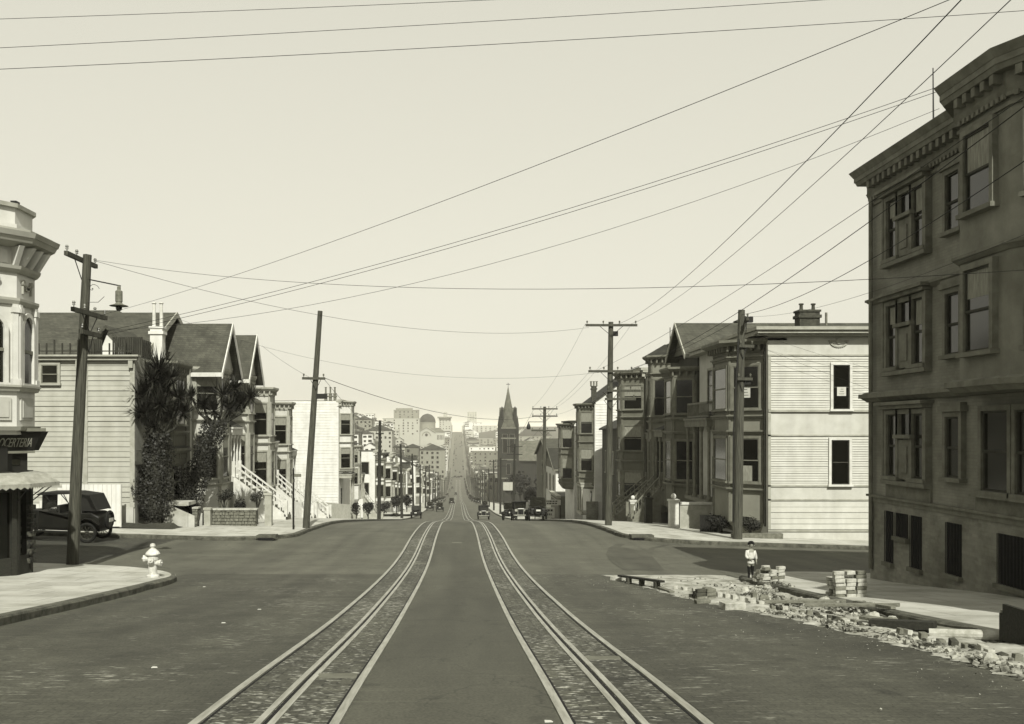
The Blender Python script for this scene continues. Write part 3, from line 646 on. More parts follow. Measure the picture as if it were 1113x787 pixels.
# ================================================================== RIGHT: APARTMENT BLOCK
def apartment():
    root = thing('apartment_block', (16, 16, -3.6), 'dark brick four-level apartment block with heavy cornice and stacked bay windows at the right edge', 'apartment building')
    X = 10.85; Y1 = 24.1; Y0 = 3.0
    MB().box(X, 33, Y0, Y1, -1.72, 6.3).build('wall', 'stucco_brick', root)
    MB().box(X-.04, 33, Y0, Y1+.03, -5.2, -1.84).build('basement_wall', 'base_brick', root)
    F = FR((X, 0, 0), (0,1,0), (-1,0,0)); Fb = FR((X-.04, 0, 0), (0,1,0), (-1,0,0))
    bp = [(X+.3, 13.4), (X, 13.4), (X-.9, 14.9), (X-.9, 18.1), (X, 19.5), (X+.3, 19.5)]
    bp = [(11.15, 14.6), (10.85, 14.6), (9.95, 16.55), (9.95, 18.25), (10.85, 19.35), (11.15, 19.35)]
    bw_ = MB().prism(bp, .9, 6.3); bw_.build('bay', 'stucco', root)
    # second bay nearer the camera
    bp2 = [(p[0], p[1]-9.0) for p in bp]; MB().prism(bp2, .9, 6.3).build('bay', 'stucco', root)
    t = MB(); poly = [(X, Y0), (X, Y1), (33, Y1), (33, Y0)]
    tops = [poly, bp, bp2]
    def belt(z0, z1, o0, o1=None, bays=True, m=t):
        for q in (tops if bays else [poly]): m.prism(offset(q, o0), z0, z1, offset(q, o1 if o1 is not None else o0))
    belt(-1.84, -1.72, .07, bays=False); belt(-1.718, -1.66, .12, bays=False)
    belt(.74, .84, .10, .22, bays=True); belt(.84, .95, .26, bays=True); belt(.95, 1.0, .2, .12)
    belt(3.28, 3.36, .04, .12); belt(3.36, 3.42, .14); belt(5.86, 5.93, .05); belt(6.02, 6.08, .08)
    t.build('belt_course', 'apt_trim', root)
    c = MB(); belt(6.08, 6.2, .08, .12, m=c); belt(6.46, 6.56, .28, .32, m=c); belt(6.56, 6.68, .34, m=c); belt(6.68, 6.84, .35, .44, m=c)
    def faces(q):
        out = []
        for i in range(len(q)-1):
            a = Vector((q[i][0], q[i][1], 0)); b = Vector((q[i+1][0], q[i+1][1], 0)); u = (b-a).normalized(); n = Vector((-u.y, u.x, 0))
            out.append((FR(a, u, n), (b-a).length))
        return out
    c.prism(offset(poly, .1), 6.2, 6.46); c.prism(offset(bp, .1), 6.2, 6.46); c.prism(offset(bp2, .1), 6.2, 6.46)
    def blocks(Fr, L):
        k = int(L/.3)
        for i in range(k):
            a = .1+(L-.2)*i/k; c.fbox(Fr, a, a+.13, .1, .27, 6.28, 6.45)
        k = int(L/.16)
        for i in range(k):
            a = .05+(L-.1)*i/k; c.fbox(Fr, a, a+.08, .06, .12, 5.98, 6.075)
    for a, b in ((19.6, 24.1), (10.4, 14.5)): blocks(FR((X, a, 0), (0,1,0), (-1,0,0)), b-a)
    for q in (bp, bp2):
        blocks(FR((9.95, q[2][1], 0), (0,1,0), (-1,0,0)), 1.7)
        u = Vector((q[2][0]-q[1][0], q[2][1]-q[1][1], 0)); L = u.length; blocks(FR((q[1][0], q[1][1], 0), u, (-u.y, u.x, 0)), L)
    c.build('cornice', 'apt_trim', root)
    r = MB(); r.prism(offset(poly, .3), 6.845, 6.9); r.build('roof', 'tar', root)
    # triple windows with a panel in the middle on the flat wall
    floors = ((4.27, 5.72), (1.56, 3.1), (-1.13, .4))
    for i, (a, b) in enumerate(floors):
        for y in (21.25, 11.2):
            window(root, F, y, y+.5, a, b, 'apt_trim', 'glass_soft', sash='apt_sash', dp=.14, blind=.4 if i < 2 else 0)
            window(root, F, y+1.3, y+1.8, a, b, 'apt_trim', 'glass_soft', sash='apt_sash', dp=.14, blind=.3 if i < 2 else 0)
            window(root, F, y+.62, y+1.18, b-.5, b, 'apt_trim', 'glass', sash='apt_sash', dp=.14, detail=False)
            p = MB(); p.fbox(F, y+.62, y+1.18, 0, .12, a-.05, b-.62); p.fbox(F, y+.72, y+1.08, .122, .15, a+.12, b-.78); p.fbox(F, y-.2, y+2.0, 0, .24, b+.13, b+.22); p.fbox(F, y-.28, y+2.08, 0, .32, b+.222, b+.3)
            p.fbox(F, y-.2, y+2.0, 0, .2, a-.2, a-.1); p.fbox(F, y-.19, y-.12, 0, .16, a-.1, b+.12); p.fbox(F, y+1.92, y+1.99, 0, .16, a-.1, b+.12)
            if i == 2: p.fbox(F, y-.2, y+2.0, 0, .05, a-.62, a-.2)
            p.build('window_panel', 'apt_trim', root)
        window(root, F, 19.75, 20.3, a+.1, b-.1, 'apt_trim', 'glass_soft', sash='apt_sash', dp=.12, hood=.06)
        for q in (bp, bp2):
            if i < 2:
                Fq = FR((9.95, q[2][1], 0), (0,1,0), (-1,0,0)); window(root, Fq, .5, 1.38, a-.05, b, 'apt_trim', 'glass_soft', sash='apt_sash', dp=.12, blind=.35 if i else .5)
                u = Vector((q[2][0]-q[1][0], q[2][1]-q[1][1], 0)); L = u.length; Fa = FR((q[1][0], q[1][1], 0), u, (-u.y, u.x, 0)); window(root, Fa, .35, L-.4, a-.05, b, 'apt_trim', 'glass', sash='apt_sash', dp=.12, blind=.25)
            else:
                yb = q[1][1]+.3
                window(root, F, yb, yb+1.3, a-.1, b, 'apt_trim', 'glass_soft', sash='apt_sash', dp=.12, blind=.4); window(root, F, yb+1.55, yb+2.85, a-.1, b, 'apt_trim', 'glass_soft', sash='apt_sash', dp=.12); window(root, F, yb+3.1, yb+4.0, a-.1, b, 'apt_trim', 'glass_soft', sash='apt_sash', dp=.12)
                p = MB(); p.fbox(F, yb-.25, yb+4.3, 0, .06, a-.7, a-.25); p.fbox(F, yb-.25, yb+4.3, 0, .2, a-.24, a-.19); p.build('window_panel', 'apt_trim', root)
    # basement openings with bars
    for y0, y1, z0, z1 in ((21.45, 21.95, -3.25, -2.02), (22.1, 22.7, -2.6, -2.02), (22.85, 23.25, -3.3, -2.02), (19.75, 20.35, -3.15, -2.02), (16.4, 18.4, -3.05, -2.05), (12.0, 14.0, -2.85, -2.05), (7, 9, -2.6, -2.05)):
        wo = MB().fbox(Fb, y0-.05, y1+.05, 0, .10, z0-.1, z0).build('basement_window', 'concrete_old', root)
        MB().fbox(Fb, y0, y1, 0, .012, z0, z1).build('pane', 'slot', wo)
        b = MB(); k = int((y1-y0)/.11)
        for i in range(k+1): yy = y0+.01+(y1-y0-.02)*i/k; b.tube(Fb.p(yy, .04, z0), Fb.p(yy, .04, z1), .010, n=5)
        b.build('window_bar', 'iron', wo)
    MB().tube((X-.1, Y1-.12, -3.6), (X-.1, Y1-.12, 6.0), .055, n=8).build('downpipe', 'apt_trim', root)
    f = MB().tube((14.6, 24.0, 6.8), (14.55, 24.0, 9.4), .03, .015, n=6)
    f = MB().tube((12.2, 25.0-1.4, 6.8), (12.18, 23.6, 9.3), .028, .014, n=6); f.build('roof_mast', 'iron', root)
apartment()

# ================================================================== RIGHT FAR SIDE HOUSES
def house_A():
    s, Xf, y0, y1 = 1, 13.8, 41.0, 52.6; zt = 4.3
    root = thing('house', base_loc(s, Xf, y0), 'pale clapboard corner house with placards in its upper windows, across the side street', 'house', 'houses of the right row')
    xa, xb, zm = walls(root, s, Xf, y0, y1, 13.5, zt, 'wall_cream')
    F = FR((0, y0, 0), (1,0,0), (0,-1,0)); sd_ = MB()
    for za, zb, st in ((-4.4, -3.15, .26), (-2.45, -.28, .11), (.92, 3.3, .11)): siding(sd_, F, Xf+.12, xb, za, zb, st)
    sd_.build('siding', 'wall_cream', root)
    t = MB()
    for z in (-4.5, -3.12, -2.5, -.25, .86, 3.32): t.fbox(F, Xf, xb, 0, .05, z, z+.07)
    t.fbox(F, Xf, xb, 0, .09, .93-.1, .93-.02)
    t.fbox(F, Xf-.0, Xf+.12, 0, .05, -4.4, 3.3); t.fbox(F, Xf-.5, xb, 0, .35, 4.22, 4.3); t.fbox(F, Xf-.6, xb, 0, .5, 4.3, 4.42); t.fbox(F, Xf-.7, xb, 0, .6, 4.44, 4.58)
    a, b = Xf-.6, Xf+.2; t.box(a, b, y0, y1, 4.24, 4.42); t.box(a-.1, b, y0, y1, 4.44, 4.58)
    t.build('cornice', 'trim_light', root)
    # carved swag in the frieze
    g = MB()
    for k in range(13):
        q = math.pi*k/12; g.tube(F.p(16.95+.36*math.cos(q), 0, 3.95-.22*math.sin(q)), F.p(16.95+.36*math.cos(q), .05, 3.95-.22*math.sin(q)), .045, n=6)
    g.tube(F.p(16.95, 0, 3.98), F.p(16.95, .06, 3.98), .13, n=10); g.fbox(F, 16.5, 17.4, 0, .04, 3.96, 4.02); g.build('swag_ornament', 'trim_light', root)
    window(root, F, 16.68, 17.42, .95, 2.92, 'trim_white', sash='trim_dark', poster=True); window(root, F, 16.6, 17.4, -2.4, -.42, 'trim_white', sash='trim_dark')
    roof_hip(root, xa-.2, xb+.3, y0, y1, 4.58, 5.35, 'shingle', .45)
    chimney(root, 17.45, 46.0, 1.0, 4.6, 5.9, 'stone_dark', 2, 'stone_dark', .35, .7)
    MB().tube((18.4, 46, 5.0), (18.4, 46, 5.9), .06, n=6).build('vent_pipe', 'stone_mid', root)
    bay(root, s, Xf, 41.55, 46.2, 1.25, 1.05, -4.2, 4.0, ((-2.35, -.35), (1.0, 2.95)), 'wall_mid', 'trim_mid', belts=(-.15, .55, -2.8, 3.25), cornice=.55)  # bay toned below the cream walls: street-side shade put into its colour
    # placard in the bay's near window, upper floor
    Fb, wd = bay_faces(s, Xf, 41.55, 46.2, 1.25, 1.05)[0]
    MB().fbox(Fb, wd/2-.22, wd/2+.22, .075, .08, 1.5, 1.98).build('placard', 'poster_white', root)
    m = MB()
    for k in range(3): m.fbox(Fb, wd/2-.14+.03*k, wd/2+.13, .081, .084, 1.6+.13*k, 1.625+.13*k)
    m.build('placard_print', 'letter_dark', root)
    MB().fbox(Fb, wd/2-.3, wd/2+.3, .05, .06, -2.3, -1.6).build('net_curtain', 'curtain', root)
    MB().tube((Xf-.02, 41.3, -4.3), (Xf-.02, 41.3, 4.2), .06, n=8).build('downpipe', 'trim_dark', root)
    porch(root, s, Xf, 47.0, 51.6, .95, -3.6, .2, 'trim_mid', None, 4, hood=.4)
    bb = MB().box(12.8, Xf, 47.2, 51.4, .7, .8)
    bb.box(12.8, 12.86, 47.2, 51.4, 1.4, 1.5); bb.box(12.8, Xf, 47.2, 47.26, 1.4, 1.5)
    for k in range(20): bb.box(12.81, 12.85, 47.22+k*.22, 47.26+k*.22, .8, 1.4)
    for k in range(5): bb.box(12.82+k*.22, 12.86+k*.22, 47.2, 47.25, .8, 1.4)
    bb.build('balcony', 'trim_mid', root)
    F = FR((Xf, 0, 0), (0,1,0), (-1,0,0)); window(root, F, 47.6, 48.6, 1.6, 3.3, 'trim_light'); window(root, F, 49.6, 50.6, 1.6, 3.3, 'trim_light')
house_A()
def house_B():
    s, Xf, y0, y1 = 1, 13.9, 53.4, 60.2
    root = thing('house', base_loc(s, Xf, y0), 'dark gabled house with steep shingle roof and pale attic wall, beside the corner clapboard house', 'house', 'houses of the right row')
    xa, xb, zm = walls(root, s, Xf, y0, y1, 12, 4.55, 'wall_dark')  # darkened wall colour carries the shade of the street front
    F = FR((0, y0, 0), (1,0,0), (0,-1,0))
    MB().fbox(F, Xf+.1, xb, 0.003, .05, 3.5, 4.5).build('attic_wall', 'wall_cream', root)
    g = MB()
    for k in range(5): g.fbox(F, 15.2+.2*k, 15.27+.2*k, .05, .1, 3.75-.02*k*(4-k), 4.25)
    g.fbox(F, 15.1, 16.15, .05, .12, 4.2, 4.3); g.build('attic_vent', 'trim_dark', root)
    roof_gx(root, 13.1, xb, y0+.2, y0+4.4, 4.6, 6.35, 'shingle', .4, 'trim_light', 'wall_grey', s=1)
    roof_hip(root, xa, xb, y0, y1, 4.5, 5.6, 'shingle', .3)
    bay(root, s, Xf, 53.6, 57.2, 1.2, .8, -4.6, 3.6, ((-2.9, -.6), (1.0, 3.0)), 'wall_grey', 'trim_mid', belts=(-.2, .6, -3.3), cornice=.35)
    porch(root, s, Xf, 57.5, 60.0, 1.0, -3.6, -.4, 'trim_mid', (10.95, 57.9, 59.6, -5.6), 3)
    chimney(root, 17.5, 57, .6, 5.0, 6.7, 'stone_dark', 1, 'stone_dark')
    F = FR((Xf, 0, 0), (0,1,0), (-1,0,0)); window(root, F, 58.2, 59.3, .9, 2.9, 'trim_light')
def house_C():
    s, Xf, y0, y1 = 1, 14.8, 60.6, 67.4
    root = thing('house', base_loc(s, Xf, y0), 'tall dark row house whose capped bay catches the sun, beyond the steep-roofed house', 'house', 'houses of the right row')
    xa, xb, zm = walls(root, s, Xf, y0, y1, 12, 4.6, 'wall_dark')  # shade of the street side is painted in with this dark wall
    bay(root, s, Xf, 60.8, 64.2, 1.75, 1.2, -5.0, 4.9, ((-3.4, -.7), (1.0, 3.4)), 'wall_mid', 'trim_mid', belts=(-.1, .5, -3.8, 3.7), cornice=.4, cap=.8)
    flat_roof(root, s, Xf, y0, y1, 12, 4.6, 'trim_mid', .4)
    porch(root, s, Xf, 64.4, 67.0, 1.0, -4.0, -.6, 'trim_mid', (11.0, 64.8, 66.6, -6.2), 3)
    MB().tube((15.2, 66, 4.6), (15.2, 66, 7.4), .03, n=5).build('roof_mast', 'iron', root)
def house_D():
    s, Xf, y0, y1 = 1, 13.9, 68.2, 77.0
    root = thing('house', base_loc(s, Xf, y0), 'three-storey flats with stacked bay windows and dark clapboard side wall, behind the crossarm pole', 'house', 'houses of the right row')
    xa, xb, zm = walls(root, s, Xf, y0, y1, 12, 4.5, 'wall_dark')  # dark wall colour includes painted shade on front and near side
    F = FR((0, y0, 0), (1,0,0), (0,-1,0)); sd_ = MB(); siding(sd_, F, Xf+.1, xb, zm+.8, 4.3, .3, .04); sd_.build('siding', 'wall_dark', root)
    flat_roof(root, s, Xf, y0, y1, 12, 4.5, 'trim_light', .35)
    bay(root, s, Xf, 68.6, 72.6, 1.5, 1.1, -5.7, 4.3, ((-5.0, -3.1), (-1.5, .35), (1.6, 3.4)), 'wall_grey', 'trim_mid', belts=(-2.4, .9, -5.5), cornice=.4, blind=.45)
    porch(root, s, Xf, 73.2, 76.4, .6, -5.6, -2.8, 'trim_dark', None, 2, hood=0)
def house_D2():
    s, Xf, y0, y1 = 1, 14.4, 79.5, 92.0
    root = thing('house', base_loc(s, Xf, y0), 'low dark boarded house lying in the shade of the three-storey flats', 'house', 'houses of the right row')
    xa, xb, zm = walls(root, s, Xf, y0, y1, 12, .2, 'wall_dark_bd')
    roof_gy(root, xa, xb, y0, y1, .2, 3.2, 'shingle_dark', .3, 'wall_dark')
    F = FR((Xf, 0, 0), (0,1,0), (-1,0,0))
    for y in (81, 85, 88.5): window(root, F, y, y+1, -4, -2, 'trim_light')
def house_E():
    s, Xf, y0, y1 = 1, 14.1, 95.0, 104.0
    root = thing('house', base_loc(s, Xf, y0), 'tall house with bright white clapboard side wall and a row of chimney pots', 'house', 'houses of the right row')
    xa, xb, zm = walls(root, s, Xf, y0, y1, 9, 3.0, 'wall_white')
    F = FR((0, y0, 0), (1,0,0), (0,-1,0)); sd_ = MB(); siding(sd_, F, Xf+.1, xb, zm+.8, 3.0, .28, .04); sd_.build('siding', 'wall_white', root)
    roof_gy(root, xa, xb, y0, y1, 3.0, 6.4, 'shingle_dark', .25, 'wall_white')
    chimney(root, 14.3, 97, .5, 3, 4.6, 'stone_dark', 3, 'stone_mid', .5, .5)
    bay(root, s, Xf, 95.4, 99.6, 1.4, 1.0, -5.6, 2.7, ((-4.2, -1.9), (-.3, 1.9)), 'wall_grey', 'trim_mid', belts=(-1.3, -5.0), cornice=.4, blind=.45)  # grey bay on a white house: street-front shade painted into the colour
    porch(root, s, Xf, 95.6, 99.2, 1.2, -8.6, -5.9, 'trim_light', None, 3, hood=0)
    MB().fbox(FR((0, 94.9, 0), (1,0,0), (0,-1,0)), 13.2, 14.4, 0, .15, -10, -7.3).build('brick_pier', 'base_brick', root)
def house_F():
    s, Xf, y0, y1 = 1, 13.5, 107.0, 116.0
    root = thing('house', base_loc(s, Xf, y0), 'flat-topped pale house with dark bay windows, downhill of the white clapboard house with chimney pots', 'house', 'houses of the right row')
    xa, xb, zm = walls(root, s, Xf, y0, y1, 12, 1.0, 'wall_white')
    F = FR((0, y0, 0), (1,0,0), (0,-1,0)); sd_ = MB(); siding(sd_, F, Xf+.1, xb, zm+.8, 1.0, .3, .04); sd_.build('siding', 'wall_white', root)
    flat_roof(root, s, Xf, y0, y1, 12, 1.0, 'trim_dark', .5)
    bay(root, s, Xf, 107.4, 112, 1.35, 1.1, -6.4, .7, ((-5.6, -3.2), (-2.0, .2)), 'wall_grey', 'trim_mid', belts=(-2.8, -6.2), cornice=.4, blind=.5)
house_B(); house_C(); house_D(); house_D2(); house_E(); house_F()
def shop_boards():
    root = thing('shop', base_loc(1, 13.6, 119), 'low shop with pale painted fascia boards, below the dark shingle roofs', 'shop')
    walls(root, 1, 13.0, 119, 129, 8, -8.6, 'wall_grey')
    flat_roof(root, 1, 13.0, 119, 129, 8, -8.6, 'trim_light', .3, brackets=False)
    F = FR((0, 119, 0), (1,0,0), (0,-1,0))
    for a0, a1, z0, z1 in ((9.9, 13.2, -9.6, -8.9), (10.6, 12.4, -11.2, -9.9)):
        b = MB().fbox(F, a0, a1, .5, .6, z0, z1).build('sign_panel', 'poster_white', root)
        m = MB(); rnd = random.Random(4)
        for r_ in range(2):
            a = a0+.25
            while a < a1-.4:
                wl = rnd.uniform(.12, .3); m.fbox(F, a, a+wl, .61, .63, z0+(z1-z0)*(.22+.4*r_), z0+(z1-z0)*(.42+.4*r_)); a += wl+.1
        m.build('sign_print', 'letter_dark', b)
    m = MB()
    for a in (9.9, 13.2): m.box(a-.06, a+.06, 118.5, 118.62, -12, -8.8)
    m.build('sign_post', 'wood_dark', root)
shop_boards()
for (y0, y1, Xf, zt, zr, wl, lab) in ((132, 150, 14, -5.6, -2.8, 'wall_white', 'hall with big dark shingle roof and a pale wall, above the low shop'), (156, 182, 15.5, -4.6, -1.6, 'wall_grey', 'long grey-roofed hall just beside the church tower')):
    root = thing('hall', base_loc(1, Xf, y0), lab, 'building')
    xa, xb, zm = walls(root, 1, Xf, y0, y1, 16, zt, wl)
    roof_gx(root, xa-.4, xb, y0, y1, zt, zr, 'shingle_dark' if y0 < 150 else 'shingle', .4, 'trim_mid', 'wall_grey')
    F = FR((Xf, 0, 0), (0,1,0), (-1,0,0)); F2 = FR((0, y0, 0), (1,0,0), (0,-1,0))
    for k in range(3): window(root, F, y0+2+5*k, y0+3.4+5*k, zt-3.4, zt-1, 'trim_light')
    window(root, F2, Xf+1.5, Xf+2.4, zt-3.5, zt-1.4, 'trim_light'); window(root, F2, Xf+5, Xf+5.9, zt-3.5, zt-1.4, 'trim_light')

# ================================================================== LEFT FAR SIDE HOUSES
def house_L1():
    s, Xf, y0, y1 = -1, 14.75, 42.0, 47.4
    root = thing('house', base_loc(s, Xf, y0), 'clapboard house with spiked roof railing and small white dormer, behind the parked touring car', 'house', 'houses of the left row')
    xa, xb, zm = walls(root, s, Xf, y0, y1, 17, 3.35, 'wall_light')
    F = FR((0, y0, 0), (1,0,0), (0,-1,0)); sd_ = MB(); siding(sd_, F, xa, xb-.22, -3.5, 3.2, .235, .035); sd_.build('siding', 'wall_light', root)
    t = MB(); t.fbox(F, xb-.22, xb, 0, .06, -3.5, 3.2); t.fbox(F, -17.1, -16.9, 0, .06, -3.5, 3.2); t.fbox(F, xa, xb+.15, 0, .22, 3.2, 3.34); t.fbox(F, xa, xb+.25, -.1, .34, 3.36, 3.44)
    for x in (-17.3, -14.9, -22): t.fbox(F, x-.1, x+.1, 0, .2, 2.85, 3.2)
    t.build('corner_board', 'trim_light', root)
    MB().fbox(F, xa, xb-.05, 0, .08, -4.6, -3.5).build('foundation', 'concrete', root)
    MB().fbox(F, -16.95, -16.7, .082, .1, -4.4, -3.7).build('foundation_vent', 'slot', root)
    window(root, F, -19.0, -18.25, 2.15, 3.0, 'trim_light', 'glass_soft')
    # spiked railing on the flat roof
    r = MB(); x = xa+.3
    k = 0
    while x < xb-.2:
        r.box(x-.03, x+.03, y0+.1, y0+.16, 3.44, 4.15-(.15 if k % 3 else 0)); x += .36; k += 1
    for k in range(9): yy = y0+.2+k*.28; r.box(xb-.2, xb-.14, yy, yy+.16, 3.44, 4.3)
    for k in range(7): r.box(-17.1+.1*k, -17.02+.1*k, y0+.2, y0+.26, 3.44, 4.2)
    for k in range(14): r.box(-15.9+.1*k, -15.83+.1*k, y0+.3, y0+.36, 3.44, 4.3)
    r.box(xa, xb-.14, y0+.17, y0+.2, 3.62, 3.67); r.build('roof_railing', 'trim_dark', root)
    roof_gx(root, -15.5, xa, 45.0, 56.5, 3.4, 6.35, 'shingle', .3, 'trim_light', 'wall_light', s=-1)
    # white dormer
    d = MB(); d.add([(-17.3, 44, 3.3), (-15.3, 44, 3.3), (-16.7, 44, 4.85), (-17.3, 50, 3.3), (-15.3, 50, 3.3), (-16.7, 50, 4.85)], [(0,1,2),(3,5,4),(0,2,5,3),(1,4,5,2),(0,3,4,1)]); d.build('dormer', 'wall_white', root)
    d = MB(); d.hexa([(-16.75, 43.7, 4.86), (-15.1, 43.7, 3.1), (-15.1, 50, 3.1), (-16.75, 50, 4.86), (-16.75, 43.7, 5.02), (-14.95, 43.7, 3.2), (-14.95, 50, 3.2), (-16.75, 50, 5.02)]); d.hexa([(-16.75, 43.7, 4.86), (-18.2, 43.7, 3.1), (-18.2, 50, 3.1), (-16.75, 50, 4.86), (-16.75, 43.7, 5.02), (-18.35, 43.7, 3.2), (-18.35, 50, 3.2), (-16.75, 50, 5.02)]); d.build('dormer_roof', 'shingle', root)
    bay(root, s, Xf, 43.6, 46.9, 1.05, .6, -1.6, 3.2, ((.3, 2.5),), 'wall_grey', 'trim_mid', belts=(-.2,), cornice=.3)
    bay(root, s, Xf, 43.6, 46.9, .9, .6, -4.2, -1.0, ((-3.4, -1.6),), 'wall_grey', 'trim_mid', cornice=.4, cap=.45)
    F = FR((-Xf, 0, 0), (0,1,0), (1,0,0)); dd = MB().fbox(F, 42.3, 43.2, 0, .05, -4.1, -1.8).build('door', 'trim_dark', root)
    h = MB().box(-14.9, -13.9, 42.0, 43.5, -1.55, -1.4); h.hexa([(-14.8, 42.1, -1.4), (-14.0, 42.0, -1.4), (-14.0, 43.5, -1.4), (-14.8, 43.5, -1.4), (-14.8, 42.2, -.9), (-14.7, 42.2, -.9), (-14.7, 43.4, -.9), (-14.8, 43.4, -.9)]); h.build('door_hood', 'trim_dark', root)
def house_L2():
    s, Xf, y0, y1 = -1, 14.1, 48.4, 59.2
    root = thing('house', base_loc(s, Xf, y0), 'pale two-gabled house with colonnaded porch and long entrance stair behind the leaning ivy tree', 'house', 'houses of the left row')
    xa, xb, zm = walls(root, s, Xf, y0, y1, 14, 3.3, 'wall_cream')
    F = FR((0, y0, 0), (1,0,0), (0,-1,0)); sd_ = MB(); siding(sd_, F, xa, xb-.18, -2.9, 3.1, .22, .03); sd_.build('siding', 'wall_cream', root)
    t = MB(); t.fbox(F, xb-.18, xb, 0, .05, -4.6, 3.1); t.fbox(F, xa, xb, 0, .08, -3.05, -2.9); t.fbox(F, xa, xb, 0, .3, 3.15, 3.28); t.build('corner_board', 'trim_light', root)
    window(root, F, -15.5, -14.8, -.2, 1.9, 'trim_light', hood=.1)
    roof_gx(root, -12.45, -17.5, 49.0, 52.7, 3.45, 5.75, 'shingle', .45, 'trim_white', 'wall_cream', s=-1)
    roof_gx(root, -12.45, -17.5, 55.3, 58.6, 3.5, 5.75, 'shingle', .45, 'trim_white', 'wall_cream', s=-1)
    roof_hip(root, -28, -14.3, 48.4, 60.2, 3.4, 7.1, 'shingle', .3)
    chimney(root, -15.35, 47.0, .62, 3.0, 5.2, 'wall_white', 2, 'trim_white', 1.25, .5)
    for ya, yb in ((48.75, 52.4), (55.3, 58.7)):
        bay(root, s, Xf, ya, yb, 1.25, .95, -4.8, 3.25, ((-2.55, -.25), (1.1, 2.9)), 'wall_cream', 'trim_light', belts=(.45, -3.0), cornice=.2, blind=.3)
    porch(root, s, Xf, 52.6, 55.1, 1.05, -2.75, -.25, 'trim_white', (9.9, 52.9, 54.4, -5.0), 4, hood=.75)
def simple_left(s, Xf, y0, y1, depth, zt, wall, lab, bayspec, por=None, roof='flat', zr=None, sidingstep=None, roofm='shingle_dark', trim='trim_light', name='house', cat='house', group='houses of the left row', blind=.3, side=None):
    root = thing(name, base_loc(s, Xf, y0), lab, cat, group)
    xa, xb, zm = walls(root, s, Xf, y0, y1, depth, zt, wall)
    if sidingstep:
        F = FR((0, y0, 0), (1,0,0), (0,-1,0)); sd_ = MB(); siding(sd_, F, xa+(.1 if s > 0 else 0), xb-(.1 if s < 0 else 0), zm+.8, zt, sidingstep, .03); sd_.build('siding', wall, root)
    if roof == 'flat': flat_roof(root, s, Xf, y0, y1, depth, zt, trim, .45)
    elif roof == 'hip': roof_hip(root, xa, xb, y0, y1, zt, zr, roofm, .35)
    elif roof == 'gy': roof_gy(root, xa, xb, y0, y1, zt, zr, roofm, .3, wall)
    elif roof == 'gx': roof_gx(root, s*(Xf-.5), s*(Xf+depth), y0, y1, zt, zr, roofm, .3, trim, wall, s=s)
    if bayspec: ya, yb, dep, ch, z0, z1, wins, belts = bayspec; bay(root, s, Xf, ya, yb, dep, ch, z0, z1, wins, wall, trim, belts=belts, cornice=.3, blind=blind)
    if por: porch(root, s, Xf, *por)
    if side:
        F = FR((0, y0, 0), (1,0,0), (0,-1,0))
        for a0, a1, z0, z1 in side: window(root, F, a0, a1, z0, z1, trim)
    return root
house_L1(); house_L2()
simple_left(-1, 14.0, 60.0, 66.6, 12, 2.6, 'wall_cream', 'pale house with bracketed cornice and tall bay, just past the two-gabled house', (60.4, 64.0, 1.4, 1.0, -5.6, 2.75, ((-3.7, -1.4), (-.3, 1.8)), (-.95, -4.2)), (64.2, 66.3, .9, -3.8, -1.2, 'trim_white', (10.2, 64.5, 66.0, -6.2), 3))
simple_left(-1, 14.0, 67.4, 74.4, 12, 1.9, 'wall_cream', 'pale house with dark-capped bay, last before the broad blank white wall', (67.8, 71.2, 1.3, 1.0, -6.2, 2.0, ((-4.4, -2.2), (-1.0, 1.0)), (-1.7, -5.0)), (71.6, 73.9, .9, -4.6, -2.0, 'trim_white', (10.2, 72, 73.5, -6.9), 3))
root = simple_left(-1, 13.0, 100, 110, 16, 3.2, 'wall_white', 'tall house with a broad blank white side wall and chimney pots over its cornice', (100.3, 104.6, 1.25, 1.0, -4.6, 3.1, ((-4.1, -1.9), (-.4, 1.8)), (-1.4, -4.5)), (100.5, 104, 1.2, -8.6, -5.2, 'trim_light', None, 3), sidingstep=.3)
for k in range(3): chimney(root, -13.6-.5*k, 101.5, .3, 3.2, 4.0, 'stone_mid', 1, 'stone_mid', .7)
simple_left(-1, 13.6, 112.5, 124, 12, -1.8, 'wall_white', 'low pale house with dark hipped roof downhill of the blank white wall', (113, 117, 1.3, 1.0, -8.5, -2, ((-6.6, -4.7), (-4.0, -2.6)), (-4.4,)), (118, 121, 1.2, -8.6, -6, 'trim_light', (9.9, 118.4, 120.4, -11.6), 3), roof='hip', zr=.6, side=((-15.3, -14.5, -7, -5), (-15.3, -14.5, -4.2, -2.6)))
